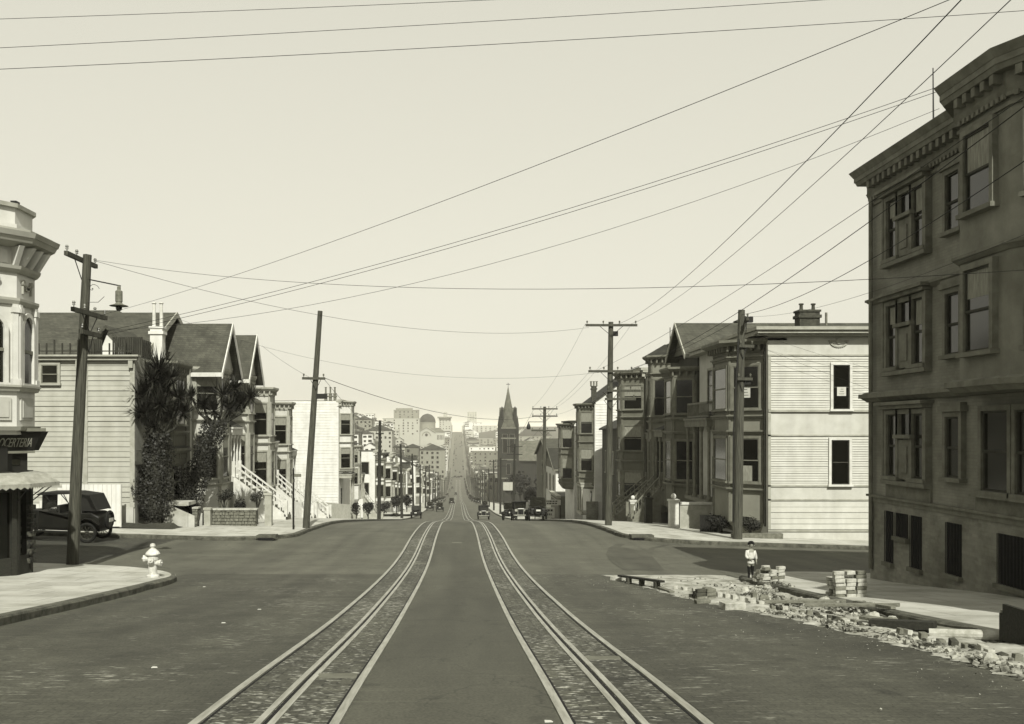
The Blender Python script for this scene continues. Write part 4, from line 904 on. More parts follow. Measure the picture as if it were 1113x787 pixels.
# ------------------------------------------------------------------ rows running down into the valley and up the far hill
rnd = random.Random(21)
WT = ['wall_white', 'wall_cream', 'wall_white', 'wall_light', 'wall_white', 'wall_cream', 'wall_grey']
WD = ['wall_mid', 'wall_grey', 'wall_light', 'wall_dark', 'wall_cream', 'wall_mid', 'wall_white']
TONE = {'wall_white': 'white', 'wall_cream': 'cream', 'wall_light': 'light grey', 'wall_mid': 'mid grey', 'wall_grey': 'grey', 'wall_dark': 'dark'}
def row(s, ystart, yend, tones, skip=()):
    y = ystart; wd = 'left' if s < 0 else 'right'
    while y < yend:
        fr = rnd.uniform(7, 10)+y/90; gap = rnd.choice([.4, .6, 2.5]); hgt = rnd.uniform(8.5, 12.5)*(1+y/3500)
        if y > 1000: hgt *= rnd.choice([.9, 1.1, 1.5])
        if any(a < y < b for a, b in skip): y += fr; continue
        if y % 130 > 116 and y < 1900: y += 15     # cross streets
        Xf = rnd.uniform(12.2, 14.2); g0 = G(s*Xf, y); g1 = G(s*Xf, y+fr); zt = max(g0, g1)+hgt if g1 > g0 else (g0+g1)/2+hgt
        wl = rnd.choice(tones); rf = rnd.choice(['flat', 'flat', 'gy', 'gx', 'hip'])
        if s < 0 and y < 300 and wl not in ('wall_white', 'wall_cream'): wl = 'wall_white'
        zone = 'in the near part of the' if y < 260 else ('in the valley part of the' if y < 900 else 'on the far uphill part of the')
        kindw = {'flat': 'flat-topped', 'gy': 'side-gabled', 'gx': 'front-gabled', 'hip': 'hip-roofed'}[rf]
        lab = f'{TONE[wl]} {kindw} house {zone} {wd} street row'
        root = thing('row_house', (s*(Xf+4), y, g0), lab, 'house', f'{wd} row of houses beyond the crest')
        dep = rnd.uniform(11, 16)
        xa, xb, zm = walls(root, s, Xf, y, y+fr, dep, zt, wl)
        if rf == 'flat': flat_roof(root, s, Xf, y, y+fr, dep, zt, 'trim_light' if rnd.random() < .6 else 'trim_dark', .5, brackets=y < 250)
        elif rf == 'gy': roof_gy(root, xa, xb, y, y+fr, zt-1, zt+2, 'shingle_dark', .3, wl)
        elif rf == 'gx': roof_gx(root, s*(Xf-.4), s*(Xf+dep), y, y+fr, zt-1, zt+2, 'shingle_dark', .3, 'trim_light', wl, s=s)
        else: roof_hip(root, xa, xb, y, y+fr, zt-1, zt+1.6, 'shingle_dark', .3)
        if y < 620:
            z0 = g0+2.6; wins = tuple((z0+.7+3*k, z0+2.4+3*k) for k in range(max(1, int((zt-1-z0)/3))))
            bay(root, s, Xf, y+.4, y+min(4.6, fr*.5), 1.3, 1.0, z0, min(zt-.3, z0+3*len(wins)+.3), wins, wl, 'trim_light' if rnd.random() < .6 else 'trim_mid', detail=False, belts=(z0+3,), cornice=.25, glassm='glass')
        F = FR((s*Xf, 0, 0), (0,1,0), (-s,0,0))
        n = 2 if y < 620 else 1
        for k in range(n):
            for q in range(2):
                yy = y+fr*(.62+.2*k); window(root, F, yy, yy+1.2+y/900, g0+1.4+3.4*q, g0+3.4+3.4*q, 'trim_light', detail=False, sill=False)
        if rnd.random() < .75:   # windows on the uphill side wall
            F2 = FR((0, y, 0), (1,0,0), (0,-1,0))
            for q in range(2+(y > 500)):
                for k in range(rnd.randint(1, 3)):
                    xx = s*(Xf+1.5+2.6*k); window(root, F2, xx-.5-y/2600, xx+.5+y/2600, zt-3.4-3.2*q, zt-1.6-3.2*q, 'trim_light', detail=False, sill=False)
        if rnd.random() < .5: chimney(root, s*(Xf+3), y+fr/2, .6, zt-1, zt+rnd.uniform(2, 3), 'stone_mid', 1)
        y += fr+gap
row(-1, 126, 1930, WT)
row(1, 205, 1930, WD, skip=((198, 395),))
# hillside houses
def block(x, y, wx, wy, h, wl, rf, lab, grp, name='house', cat='house', wn=2, dark=False, rm='shingle_dark'):
    g = min(G(x-wx/2, y), G(x+wx/2, y)); root = thing(name, (x, y, g), lab, cat, grp); zt = G(x, y)+h
    MB().box(x-wx/2, x+wx/2, y, y+wy, g-3, zt).build('wall', wl, root)
    if rf == 'flat':
        MB().box(x-wx/2-.3, x+wx/2+.3, y-.3, y+wy+.3, zt, zt+.5).build('roof', 'trim_mid' if dark else 'trim_light', root)
    elif rf == 'hip': roof_hip(root, x-wx/2, x+wx/2, y, y+wy, zt, zt+wx*.22, rm, .5)
    else: roof_gy(root, x-wx/2, x+wx/2, y, y+wy, zt, zt+wx*.3, rm, .5, wl)
    F = FR((0, y, 0), (1,0,0), (0,-1,0)); nf = max(1, int(h/3.4))
    for q in range(min(nf, 6)):
        n = max(2, int(wx/wn/1.6)); n = min(n, 8)
        for k in range(n):
            xx = x-wx/2+wx*(k+.5)/n; ww = min(.9, wx/n*.28)*(1+y/3000)
            if rnd.random() < (.12 if h < 14 else .3): continue
            ww *= rnd.uniform(.7, 1.25)*(1 if h < 14 else .65)
            window(root, F, xx-ww, xx+ww, zt-2.9-3.3*q, zt-1.1-3.3*q-rnd.uniform(0, .4), 'trim_light' if wl in ('wall_white', 'wall_cream', 'wall_light') else 'trim_mid', detail=False, sill=False)
    return root
for i in range(120):
    y = rnd.uniform(330, 1300); x = -rnd.uniform(28, 45+y*.11)
    wl = rnd.choice(WT+['wall_mid', 'wall_grey', 'wall_dark']); rf = rnd.choice(['flat', 'hip', 'gy']); wx = rnd.uniform(8, 13)
    kindw = {'flat': 'flat-topped', 'gy': 'gabled', 'hip': 'hip-roofed'}[rf]
    block(x, y, wx, rnd.uniform(9, 14), rnd.uniform(7, 12), wl, rf, f'{TONE[wl]} {kindw} house scattered on the left hillside below the domed temple', 'houses on the left hillside')
for i in range(46):
    y = rnd.uniform(420, 1750); x = rnd.uniform(28, 45+y*.06)
    wl = rnd.choice(WD); rf = rnd.choice(['flat', 'hip', 'gy']); wx = rnd.uniform(10, 18)
    kindw = {'flat': 'flat-topped', 'gy': 'gabled', 'hip': 'hip-roofed'}[rf]
    block(x, y, wx, rnd.uniform(9, 14), rnd.uniform(8, 13), wl, rf, f'{TONE[wl]} {kindw} house on the low ground right of the street, behind the church', 'houses right of the street')
# named large buildings on the skyline
def at(px, py, d): return ((px-498)*d/1000, d, (468-py)*d/1000)
def big(px0, px1, pyt, d, h, wl, rf, lab, nf=2.2, dep=18, dark=False):
    x0 = (px0-498)*d/1000; x1 = (px1-498)*d/1000; x = (x0+x1)/2; zt = (468-pyt)*d/1000
    h = zt-G(x, d)
    return block(x, d, x1-x0, dep, h, wl, rf, lab, None, 'apartment_building', 'apartment building', wn=nf, dark=dark)
big(416, 456, 455, 1130, 0, 'wall_light', 'flat', 'broad pale apartment block on the hill left of the dome', 3)
r_ = big(428, 455, 446, 1200, 0, 'wall_mid', 'flat', 'darker stepped block standing highest on the left hill, above the broad pale block', 3, dark=True)
MB().box(*sorted((at(430,0,1200)[0], at(448,0,1200)[0])), 1203, 1215, at(0,446,1200)[2], at(0,443.5,1200)[2]).build('roof_house', 'wall_mid', r_)
big(386, 404, 456, 760, 0, 'wall_mid', 'hip', 'hip-roofed house at the top left of the hillside beside trees', 2)
big(398, 426, 468, 700, 0, 'wall_light', 'hip', 'wide hip-roofed house halfway up the left hill', 2)
r_ = big(477, 490, 454, 1560, 0, 'wall_light', 'flat', 'square block with overhanging cornice, right of the dome', 3)
MB().box(*sorted((at(475.5,0,1560)[0], at(491,0,1560)[0])), 1556, 1580, at(0,454.5,1560)[2], at(0,453,1560)[2]).build('cornice', 'trim_mid', r_)
MB().box(*sorted((at(482,0,1560)[0], at(486,0,1560)[0])), 1562, 1570, at(0,453,1560)[2], at(0,448,1560)[2]).build('roof_tower', 'wall_light', r_)
big(508, 518, 448, 2300, 0, 'wall_light', 'flat', 'faint tower block on the horizon, right of the street end', 3)
big(502, 540, 463, 1900, 0, 'wall_light', 'flat', 'long pale hotel block on the skyline left of the church steeple', 3)
big(503, 524, 459.5, 1960, 0, 'wall_white', 'flat', 'pale block rising behind the long hotel block', 3)
big(507, 536, 477, 1500, 0, 'wall_mid', 'flat', 'grey block with banded front below the skyline hotel', 3)
big(510, 538, 486, 1150, 0, 'wall_white', 'flat', 'white block with broken front at mid height beside the street, left of the church', 3)
big(514, 541, 491, 900, 0, 'wall_grey', 'flat', 'broad dark-fronted block below the white block, left of the church', 3, dark=True)
big(564, 600, 474, 1250, 0, 'wall_mid', 'hip', 'hazy low block on the horizon right of the steeple', 3)
big(583, 592, 471, 1300, 0, 'wall_light', 'flat', 'small pale block on the horizon near the crossarm pole', 3)
big(570, 584, 480, 700, 0, 'wall_light', 'gy', 'pale gabled house right of the church tower', 3)
big(440, 455, 486, 520, 0, 'wall_grey', 'hip', 'grey hip-roofed house below the temple on its left', 2)
big(456, 484, 489, 640, 0, 'wall_mid', 'hip', 'long hip-roofed grey house standing right below the temple', 2)
def temple():
    d = 1250; X = lambda px: (px-498)*d/1000; Z = lambda py: (468-py)*d/1000
    cx = X(466.5); root = thing('domed_temple', (cx, d, G(cx, d)), 'large pale temple with a dark dome and arched gable, on the left hill', 'temple')
    MB().box(X(450), X(483), d+4, d+34, G(cx, d)-12, Z(469.5)).build('wall', 'wall_light', root)
    g = MB(); a = [(X(453), Z(488)), (X(453), Z(470)), (X(463.5), Z(463.8)), (X(474), Z(470)), (X(474), Z(488))]
    g.add([(x, d, z) for x, z in a]+[(x, d+8, z) for x, z in a], [(0,1,2,3,4),(9,8,7,6,5)]+[(i,(i+1)%5,5+(i+1)%5,5+i) for i in range(5)]); g.build('gable', 'wall_light', root)
    t = MB(); t.hexa([(X(453.5), d-.8, Z(471)), (X(463.5), d-.8, Z(465)), (X(463.5), d+8, Z(465)), (X(453.5), d+8, Z(471)), (X(453.5), d-.8, Z(470)), (X(463.5), d-.8, Z(464)), (X(463.5), d+8, Z(464)), (X(453.5), d+8, Z(470))])
    t.hexa([(X(463.5), d-.8, Z(465)), (X(473.5), d-.8, Z(471)), (X(473.5), d+8, Z(471)), (X(463.5), d+8, Z(465)), (X(463.5), d-.8, Z(464)), (X(473.5), d-.8, Z(470)), (X(473.5), d+8, Z(470)), (X(463.5), d+8, Z(464))]); t.build('gable_coping', 'trim_mid', root)
    ar = MB(); c = (X(463.5), Z(474)); n = 12
    for i in range(n):
        q0, q1 = math.pi*i/n, math.pi*(i+1)/n
        P_ = lambda r, q: (c[0]+r*math.cos(q), c[1]+r*math.sin(q))
        A0, A1, B0, B1 = P_(5.2, q0), P_(5.2, q1), P_(6.2, q0), P_(6.2, q1)
        ar.hexa([(A0[0],d-.5,A0[1]),(A1[0],d-.5,A1[1]),(B1[0],d-.5,B1[1]),(B0[0],d-.5,B0[1]),(A0[0],d,A0[1]),(A1[0],d,A1[1]),(B1[0],d,B1[1]),(B0[0],d,B0[1])])
    ar.build('arch', 'trim_mid', root)
    MB().tube((c[0], d-.3, c[1]+1.6), (c[0], d-.1, c[1]+1.6), 2, n=14).build('rose_window', 'glass', root)
    MB().prism([(X(450)-1, d+3), (X(483)+1, d+3), (X(483)+1, d+35), (X(450)-1, d+35)], Z(469.5), Z(465), [(X(456), d+14), (X(477), d+14), (X(477), d+24), (X(456), d+24)]).build('roof', 'slate', root)
    MB().lathe((cx-3, d+19, 0), [(11, Z(466)), (11, Z(459.5)), (11.6, Z(459.3)), (11.6, Z(458.6))], 24).build('drum', 'wall_mid', root)
    MB().lathe((cx-3, d+19, 0), [(11.2*math.cos(q*math.pi/20), Z(458.6)+11.4*math.sin(q*math.pi/20)) for q in range(10)]+[(.2, Z(458.6)+11.6)], 28).build('dome', 'dome_m', root, smooth=True)
    F = FR((0, d+4, 0), (1,0,0), (0,-1,0))
    for k in range(5): window(root, F, X(475)+1.9*k, X(475)+1.9*k+.9, Z(478), Z(473), 'trim_light', detail=False, sill=False)
    for k in range(2): window(root, F, X(450.8)+2*k, X(450.8)+2*k+.9, Z(478), Z(473), 'trim_light', detail=False, sill=False)
temple()
def church():
    d = 372; X = lambda px: (px-498)*d/1000; Z = lambda py: (468-py)*d/1000; cx, cy = X(552.3), d
    g = G(cx, d); root = thing('church', (cx, cy, g), 'dark brick church with a tall pointed steeple topped by a cross', 'church'); h = 3.55
    MB().box(cx-h, cx+h, cy-h, cy+h, g-3, Z(465)).build('tower', 'steeple_brick', root)
    MB().box(X(556), X(596), cy+3.6, cy+34, g-3, Z(500)).build('nave', 'steeple_brick', root)
    roof_gx(root, X(556), X(600), cy+3, cy+34, Z(501), Z(480), 'slate', .4, 'trim_dark', 'steeple_brick')
    bt = MB()
    for sx in (-1, 1):
        for sy in (-1, 1):
            x = cx+sx*h; y = cy+sy*h; bt.box(x-.65, x+.65, y-.65, y+.65, g-3, Z(500)); bt.box(x-.5, x+.5, y-.5, y+.5, Z(500), Z(463))
            bt.prism([(x-.6, y-.6), (x+.6, y-.6), (x+.6, y+.6), (x-.6, y+.6)], Z(463), Z(452), [(x-.05, y-.05), (x+.05, y-.05), (x+.05, y+.05), (x-.05, y+.05)])
    bt.build('buttress', 'steeple_brick', root)
    gb = MB(); zt = Z(465)
    for q in range(4):       # gables on each side of the belfry
        c_, s_ = math.cos(q*math.pi/2), math.sin(q*math.pi/2)
        def T(a, b, z): return (cx+c_*a-s_*b, cy+s_*a+c_*b, z)
        gb.add([T(-h*.8, -h, zt), T(h*.8, -h, zt), T(0, -h, Z(443)), T(-h*.8, -h*.2, zt), T(h*.8, -h*.2, zt), T(0, -h*.2, Z(443))], [(0,1,2),(3,5,4),(0,2,5,3),(1,4,5,2),(0,3,4,1)])
    gb.build('belfry_gable', 'slate', root)
    bl = MB()
    for z in (466, 477, 500, 520): bl.box(cx-h-.2, cx+h+.2, cy-h-.2, cy+h+.2, Z(z), Z(z)+.5)
    bl.build('string_course', 'stone_mid', root)
    sp = MB(); n = 8; r = 3.1
    sp.lathe((cx, cy, 0), [(r, Z(465)), (r*.66, Z(448)), (r*.28, Z(432)), (.12, Z(421))], 8); sp.build('spire', 'slate', root)
    dm = MB()
    for sx in (-1, 1): x = cx+sx*2.6; dm.prism([(x-.7, cy-3.4), (x+.7, cy-3.4), (x+.7, cy-2), (x-.7, cy-2)], Z(465), Z(446), [(x-.6, cy-3.3), (x+.6, cy-3.3), (x+.6, cy-2), (x-.6, cy-2)]); dm.prism([(x-.7, cy-3.4), (x+.7, cy-3.4), (x+.7, cy-2), (x-.7, cy-2)], Z(446), Z(442), [(x-.1, cy-2.8), (x+.1, cy-2.8), (x+.1, cy-2.6), (x-.1, cy-2.6)])
    dm.build('pinnacle', 'steeple_brick', root)
    c = MB(); c.box(cx-.08, cx+.08, cy-.08, cy+.08, Z(421.5), Z(416)); c.box(cx-.75, cx+.75, cy-.08, cy+.08, Z(418), Z(417.4)); c.build('cross', 'iron', root)
    F = FR((0, cy-h, 0), (1,0,0), (0,-1,0))
    for a in (-2.3, .5):
        window(root, F, cx+a, cx+a+1.8, Z(492), Z(472), 'stone_mid', detail=False)
    window(root, F, cx-.8, cx+.8, Z(515), Z(504), 'stone_mid', detail=False)
church()

def PX(px, py, d): return ((px-498)*d/1000, d, (468-py)*d/1000)
# ================================================================== POLES AND WIRES
def pole(base, top, r, label, group, arms=(), m='pole_wood', boxes=(), dirx=(1,0,0), name='utility_pole', detail=True):
    """arms: (z above camera level, half length, offset, dir)"""
    root = thing(name, base, label, 'utility pole', group)
    b = Vector(base); t = Vector(top)
    MB().path([b-Vector((0,0,.4)), b+(t-b)*.3, b+(t-b)*.7, t], [r, r*.93, r*.8, r*.68], 10).build('pole_shaft', m, root)
    for (z, hl, off, dv) in arms:
        f = (z-b.z)/(t.z-b.z); c = b+(t-b)*f; dv = Vector(dv).normalized(); nv = Vector((-dv.y, dv.x, 0)); q = c-nv*(r*.9) if nv.y > 0 else c+nv*(r*.9)
        if detail is False: q = c-Vector((0, r, 0))
        A = MB(); F = FR(q, dv, nv); A.fbox(F, off-hl, off+hl, -.05, .05, z-.06, z+.06); ao = A.build('crossarm', m, root)
        if detail:
            br = MB()
            for sg in (-1, 1): br.tube(F.p(off*0+sg*hl*.45, 0, z-.05), F.p(0, 0, z-.55), .014, n=5)
            br.build('brace', 'iron', ao)
            n = 4 if hl > .8 else 2
            for i in range(n):
                a = off-hl+.08+(2*hl-.16)*i/(n-1)
                MB().lathe(F.p(a, 0, z+.06), [(.012, 0), (.012, .05), (.045, .06), (.03, .1), (.05, .12), (.03, .17)], 8).build('insulator', 'ceramic', ao)
    for (z, w_) in boxes:
        f = (z-b.z)/(t.z-b.z); c = b+(t-b)*f; MB().box(c.x+r*.6, c.x+r*.6+w_, c.y-.1, c.y+.1, z-.12, z+.12).build('junction_box', 'iron', root)
    return root
p1b = PX(78, 611, 26.0); p1t = PX(95, 277, 26.0)
pr = pole((p1b[0], 26.0, G(p1b[0], 26)+KB), p1t, .175, 'stout leaning pole by the grocery, carrying a hanging street lamp', 'utility poles', [(4.82, 1.05, 0, (0,1,0)), (3.3, 1.05, 0, (.05,1,0)), (2.75, .6, .1, (.05,1,0))])
# street lamp on a scrolled bracket
lp = thing('street_lamp', (-9.55, 25.9, 3.6), 'shaded street lamp hanging from a scrolled iron bracket on the pole by the grocery', 'street lamp')
a = MB(); a.tube((-10.5, 25.95, 4.28), (-9.5, 25.9, 4.07), .018, n=6); a.path([(-10.55, 25.95, 3.75), (-10.4, 25.95, 3.62), (-10.15, 25.95, 3.62), (-9.98, 25.95, 3.78)], .008, 5)
pts = [(-10.32+.2*math.exp(-.18*k)*math.cos(.5*k), 25.95, 4.0+.2*math.exp(-.18*k)*math.sin(.5*k)) for k in range(26)]; a.path(pts, .008, 5); a.build('lamp_bracket', 'iron', lp)
MB().lathe((-9.55, 25.9, 3.3), [(.02, .78), (.05, .74), (.05, .66), (.1, .62), (.1, .34), (.085, .3), (.085, .24)][::-1], 12).build('lamp_housing', 'stone_mid', lp)
MB().lathe((-9.55, 25.9, 3.3), [(.25, .2), (.26, .21), (.12, .26), (.08, .3)], 18).build('lamp_shade', 'stone_mid', lp); MB().lathe((-9.55, 25.9, 3.3), [(.03, .06), (.08, .1), (.09, .17), (.07, .21)], 12).build('lamp_globe', 'glass_soft', lp)
g_ = lambda x, y: G(x, y)+KB
pole((-7.35, 44.3, g_(-7.35, 44.3)), PX(348, 338, 44.3), .17, 'tall bare leaning pole with one small crossarm, at the far left kerb', 'utility poles', [(2.5, .55, -.1, (1,.2,0))], boxes=((1.65, .5),))
pole((-7.75, 90, g_(-7.75, 90)), (-7.65, 90, 1.0), .19, 'dark pole in front of the blank white house wall on the left pavement', 'utility poles', [(-.3, .4, 0, (1,0,0))], m='pole_dark')
pole((7.75, 47.5, g_(7.75, 47.5)), PX(664, 350, 47.5), .19, 'tall pole with long crossarms standing at the far right kerb', 'utility poles', [(5.42, 1.33, 0, (1,0,0)), (3.05, 1.15, 0, (1,0,0)), (2.05, .95, .75, (1,.1,0)), (1.62, .8, .5, (1,.1,0))], boxes=((5.0, .25), (2.4, .3)))
pole((11.95, 39.4, g_(11.95, 39.4)), PX(806, 337, 39.4), .21, 'thick dark pole in front of the pale corner clapboard house', 'utility poles', [(4.7, .5, -.2, (.2,1,0)), (3.6, .35, .15, (1,.2,0)), (2.2, .35, .1, (1,.2,0))], boxes=((4.75, .35), (2.1, .3)))
MB().path([(11.72, 39.2, -3.9), (11.74, 39.2, 0), (11.95, 39.2, 3.9)], .04, 6).build('conduit', 'iron', [o for o in COL.objects if o.name.startswith('utility_pole')][-1])
r3 = pole((7.75, 83, g_(7.75, 83)), PX(592, 442, 83), .2, 'pole with three crossarms and a hanging lamp, above the parked sedan', 'utility poles', [(1.95, 1.15, 0, (1,0,0)), (1.3, 1.15, 0, (1,0,0)), (0, 1.1, -.1, (1,0,0))])
lm = thing('street_lamp', (6.35, 83, .3), 'small street lamp hanging from the three-armed pole on the right', 'street lamp')
MB().tube((7.7, 83, .78), (6.35, 83, .78), .03, n=5).build('lamp_bracket', 'iron', lm); MB().lathe((6.35, 83, .1), [(.1, 0), (.2, .1), (.16, .35), (.05, .6), (.03, .7)], 10).build('lamp_housing', 'iron', lm)
rp = random.Random(9); LP = []; RPL = []
yy = 128
while yy < 900:
    for s_, L_ in ((-1, LP), (1, RPL)):
        if s_ > 0 and yy < 140: pass
        x = s_*7.8; y = yy+rp.uniform(-6, 6)+(8 if s_ > 0 else 0); z = G(x, y)+KB; h = rp.uniform(9.5, 11.5); lean = rp.uniform(-.25, .25)
        zt = z+h
        arms = [(zt-.4, 1.1, 0, (1,0,0))] + ([(zt-1.5, 1.1, 0, (1,0,0))] if rp.random() < .6 else [])
        pole((x, y, z), (x+lean, y, zt), .2 if y < 300 else .26, f'distant crossarm pole along the {"left" if s_ < 0 else "right"} kerb beyond the crest', f'{"left" if s_ < 0 else "right"} row of distant poles', arms, m='pole_dark', detail=False)
        L_.append((x+lean, y, zt-.3))
    yy += 32 if yy < 420 else 55
nw = [0]
def wire(a, b, sag, r, label, group='overhead wires'):
    a = Vector(a); b = Vector(b); n = 22; pts = []
    for i in range(n+1):
        t = i/n; p = a.lerp(b, t); p.z -= sag*4*t*(1-t); pts.append(p)
    o = MB().path(pts, r*.62, 5).build('overhead_wire', 'wire_m'); tag(o, label, 'wire', group)
wire(PX(-40, 54, 11), PX(1150, -18, 11), .04, .0055, 'middle of the three wires crossing the top left of the sky')
wire(PX(-40, 77, 12), PX(1150, 9, 12), .05, .0065, 'lowest and darkest of the wires crossing the top of the sky')
wire(PX(-40, 22, 10.5), PX(760, -11, 10.5), .02, .005, 'topmost wire in the upper left corner of the sky')
wire(PX(104.8, 283, 27), PX(1150, 291, 13.6), .55, .008, 'long level wire crossing from the lamp pole to the apartment block')
wire(PX(108, 343, 26.6), PX(1075, -18, 9), .25, .007, 'single steep wire rising from the lamp pole to the top right')
for k, (dy, lb) in enumerate(((0, 'upper of the paired wires rising to the apartment cornice'), (4, 'lower of the paired wires rising to the apartment cornice'))):
    wire(PX(110, 361+dy, 26.8), PX(1021, 94+dy*1.2, 19.1), .35, .010, lb)
wire(PX(110, 360, 26.8), PX(1021, 118, 19.2), .9, .008, 'slack wire below the pair that rises to the apartment cornice')
wire(PX(1075, -32, 8), PX(672, 352, 47.5), .5, .010, 'thin steep wire from the top right to the crossarm pole')
wire(PX(1130, -30, 9), PX(686, 352, 47.5), .5, .009, 'outer thin steep wire from the top right corner to the crossarm pole')
wire(PX(1150, 88, 12.5), PX(683, 402, 47.5), .5, .014, 'thick dark cable passing before the apartment windows to the right pole')
wire(PX(1150, 80, 12.6), PX(650, 402, 47.5), .3, .010, 'thinner cable beside the thick one before the apartment windows')
wire(PX(1150, 150, 12.5), PX(806, 342, 39.3), .45, .014, 'dark cable passing before the apartment bay to the thick dark pole')
wire(PX(1150, 240, 12.5), PX(815, 344, 39.3), .35, .007, 'thin lowest cable before the apartment block to the thick dark pole')
wire(PX(683, 402, 47.5), PX(806, 345, 39.3), .2, .012, 'short cable between the two nearest poles on the right')
wire(PX(822, 362, 40.5), PX(975, 408, 40.8), .1, .008, 'service wire drooping along the pale clapboard wall')
wire(PX(818, 374, 40.6), PX(960, 428, 40.8), .05, .008, 'lower service wire on the pale clapboard wall')
wire(PX(104.8, 284, 27), PX(640, 356, 47.5), 1.0, .010, 'slack wire from the lamp pole across to the right crossarm pole')
wire(PX(190, 345, 50), PX(651, 405, 47.5), 1.4, .009, 'thin slack wire crossing the street low before the distant hill')
wire(PX(353, 411, 44.3), PX(580, 453, 83), .9, .022, 'heavy cable from the bare leaning pole over the street dip')
wire(PX(353, 413, 44.3), PX(410, 466, 90), .4, .016, 'guy wire dropping from the bare leaning pole to the dark pole')
wire(PX(340, 412, 44.3), PX(285, 376, 52), .1, .010, 'wire from the bare leaning pole to the left gabled roof')
for k, x in enumerate((-1.2, 1.2)):
    wire((7.75+x*1, 47.4, 5.5), (7.75+x*.9, 82.9, 2.05), .5, .009, 'one of two parallel upper wires running downhill between the right-hand poles', 'parallel wires of the right line')
for k, x in enumerate((-.9, .9)):
    wire((7.75+x, 47.4, 3.15), (7.75+x*.9, 82.9, 1.4), .5, .009, 'one of two lower wires between the right-hand poles', 'lower wires of the right line')
    wire((7.75+x, 83, 2.0), (RPL[0][0]+x, RPL[0][1], RPL[0][2]), .5, .02, 'one of two wires going on downhill from the three-armed pole', 'wires beyond the three-armed pole')
for L_, w_ in ((LP, 'left'), (RPL, 'right')):
    for p_, q_ in list(zip(L_, L_[1:]))[:5]: wire(p_, q_, .7, .025, f'distant wire strung along the {w_} kerb beyond the crest', f'distant wires of the {w_} line')
    
# ================================================================== STREET FURNITURE
hx, hy = PX(166, 628, 22.9)[0], 22.9; hz_ = g_(hx, hy); h = thing('fire_hydrant', (hx, hy, hz_), 'white cast-iron fire hydrant on the rounded pavement corner at the left', 'fire hydrant')
MB().lathe((hx, hy, hz_), [(.16, 0), (.16, .05), (.11, .07), (.10, .3), (.12, .33), (.12, .40), (.14, .44), (.14, .52), (.12, .55)], 16).build('barrel', 'hydrant_paint', h, smooth=False)
MB().lathe((hx, hy, hz_), [(.17, .552), (.18, .58), (.16, .62), (.09, .69), (.05, .72), (.05, .75), (.07, .77), (.06, .82), (.02, .84)], 16).build('bonnet', 'hydrant_paint', h)
for dx, dy, z, r in ((.2, -.03, .36, .065), (-.19, -.05, .47, .07), (.02, -.2, .45, .06)):
    n_ = MB(); v = Vector((dx, dy, 0)).normalized(); c = Vector((hx, hy, hz_+z)); n_.tube(c+v*.08, c+v*.19, r, n=10); n_.tube(c+v*.18, c+v*.23, r*1.2, n=8); n_.tube(c+v*.23, c+v*.26, .02, n=5); n_.build('outlet_cap', 'hydrant_paint', h)
sx_, sy_ = -7.7, 43.0; z = g_(sx_, sy_); st = thing('street_sign', (sx_, sy_, z), 'slim dark post with two small name blades, left of the leaning far pole', 'street sign')
MB().tube((sx_, sy_, z-.1), (sx_, sy_, z+2.75), .045, n=8).build('post', 'iron', st); MB().box(sx_-.02, sx_+.36, sy_-.02, sy_+.02, z+2.45, z+2.6).build('sign_blade', 'trim_mid', st); MB().box(sx_-.02, sx_+.02, sy_-.2, sy_+.2, z+2.2, z+2.35).build('sign_blade', 'trim_mid', st); MB().lathe((sx_, sy_, z+2.75), [(.05, 0), (.05, .04), (.02, .12)], 8).build('finial', 'iron', st)
def drain(x0, x1, y, lab):
    c = (x0+x1)/2; z = G(c, y); r = thing('storm_drain', (c, y, z), lab, 'storm drain', 'kerbside drain inlets')
    MB().box(x0, x1, y-.05, y+.55, z+.10, z+.22).build('drain_slab', 'kerb_stone', r); MB().box(x0+.08, x1-.08, y-.06, y+.0, z-.05, z+.12).build('drain_mouth', 'slot', r)
drain(-8.4, -7.6, 38.3, 'drain inlet with dark mouth in the kerb at the far left corner'); drain(7.35, 8.3, 39.0, 'drain inlet with dark mouth in the kerb at the far right corner')

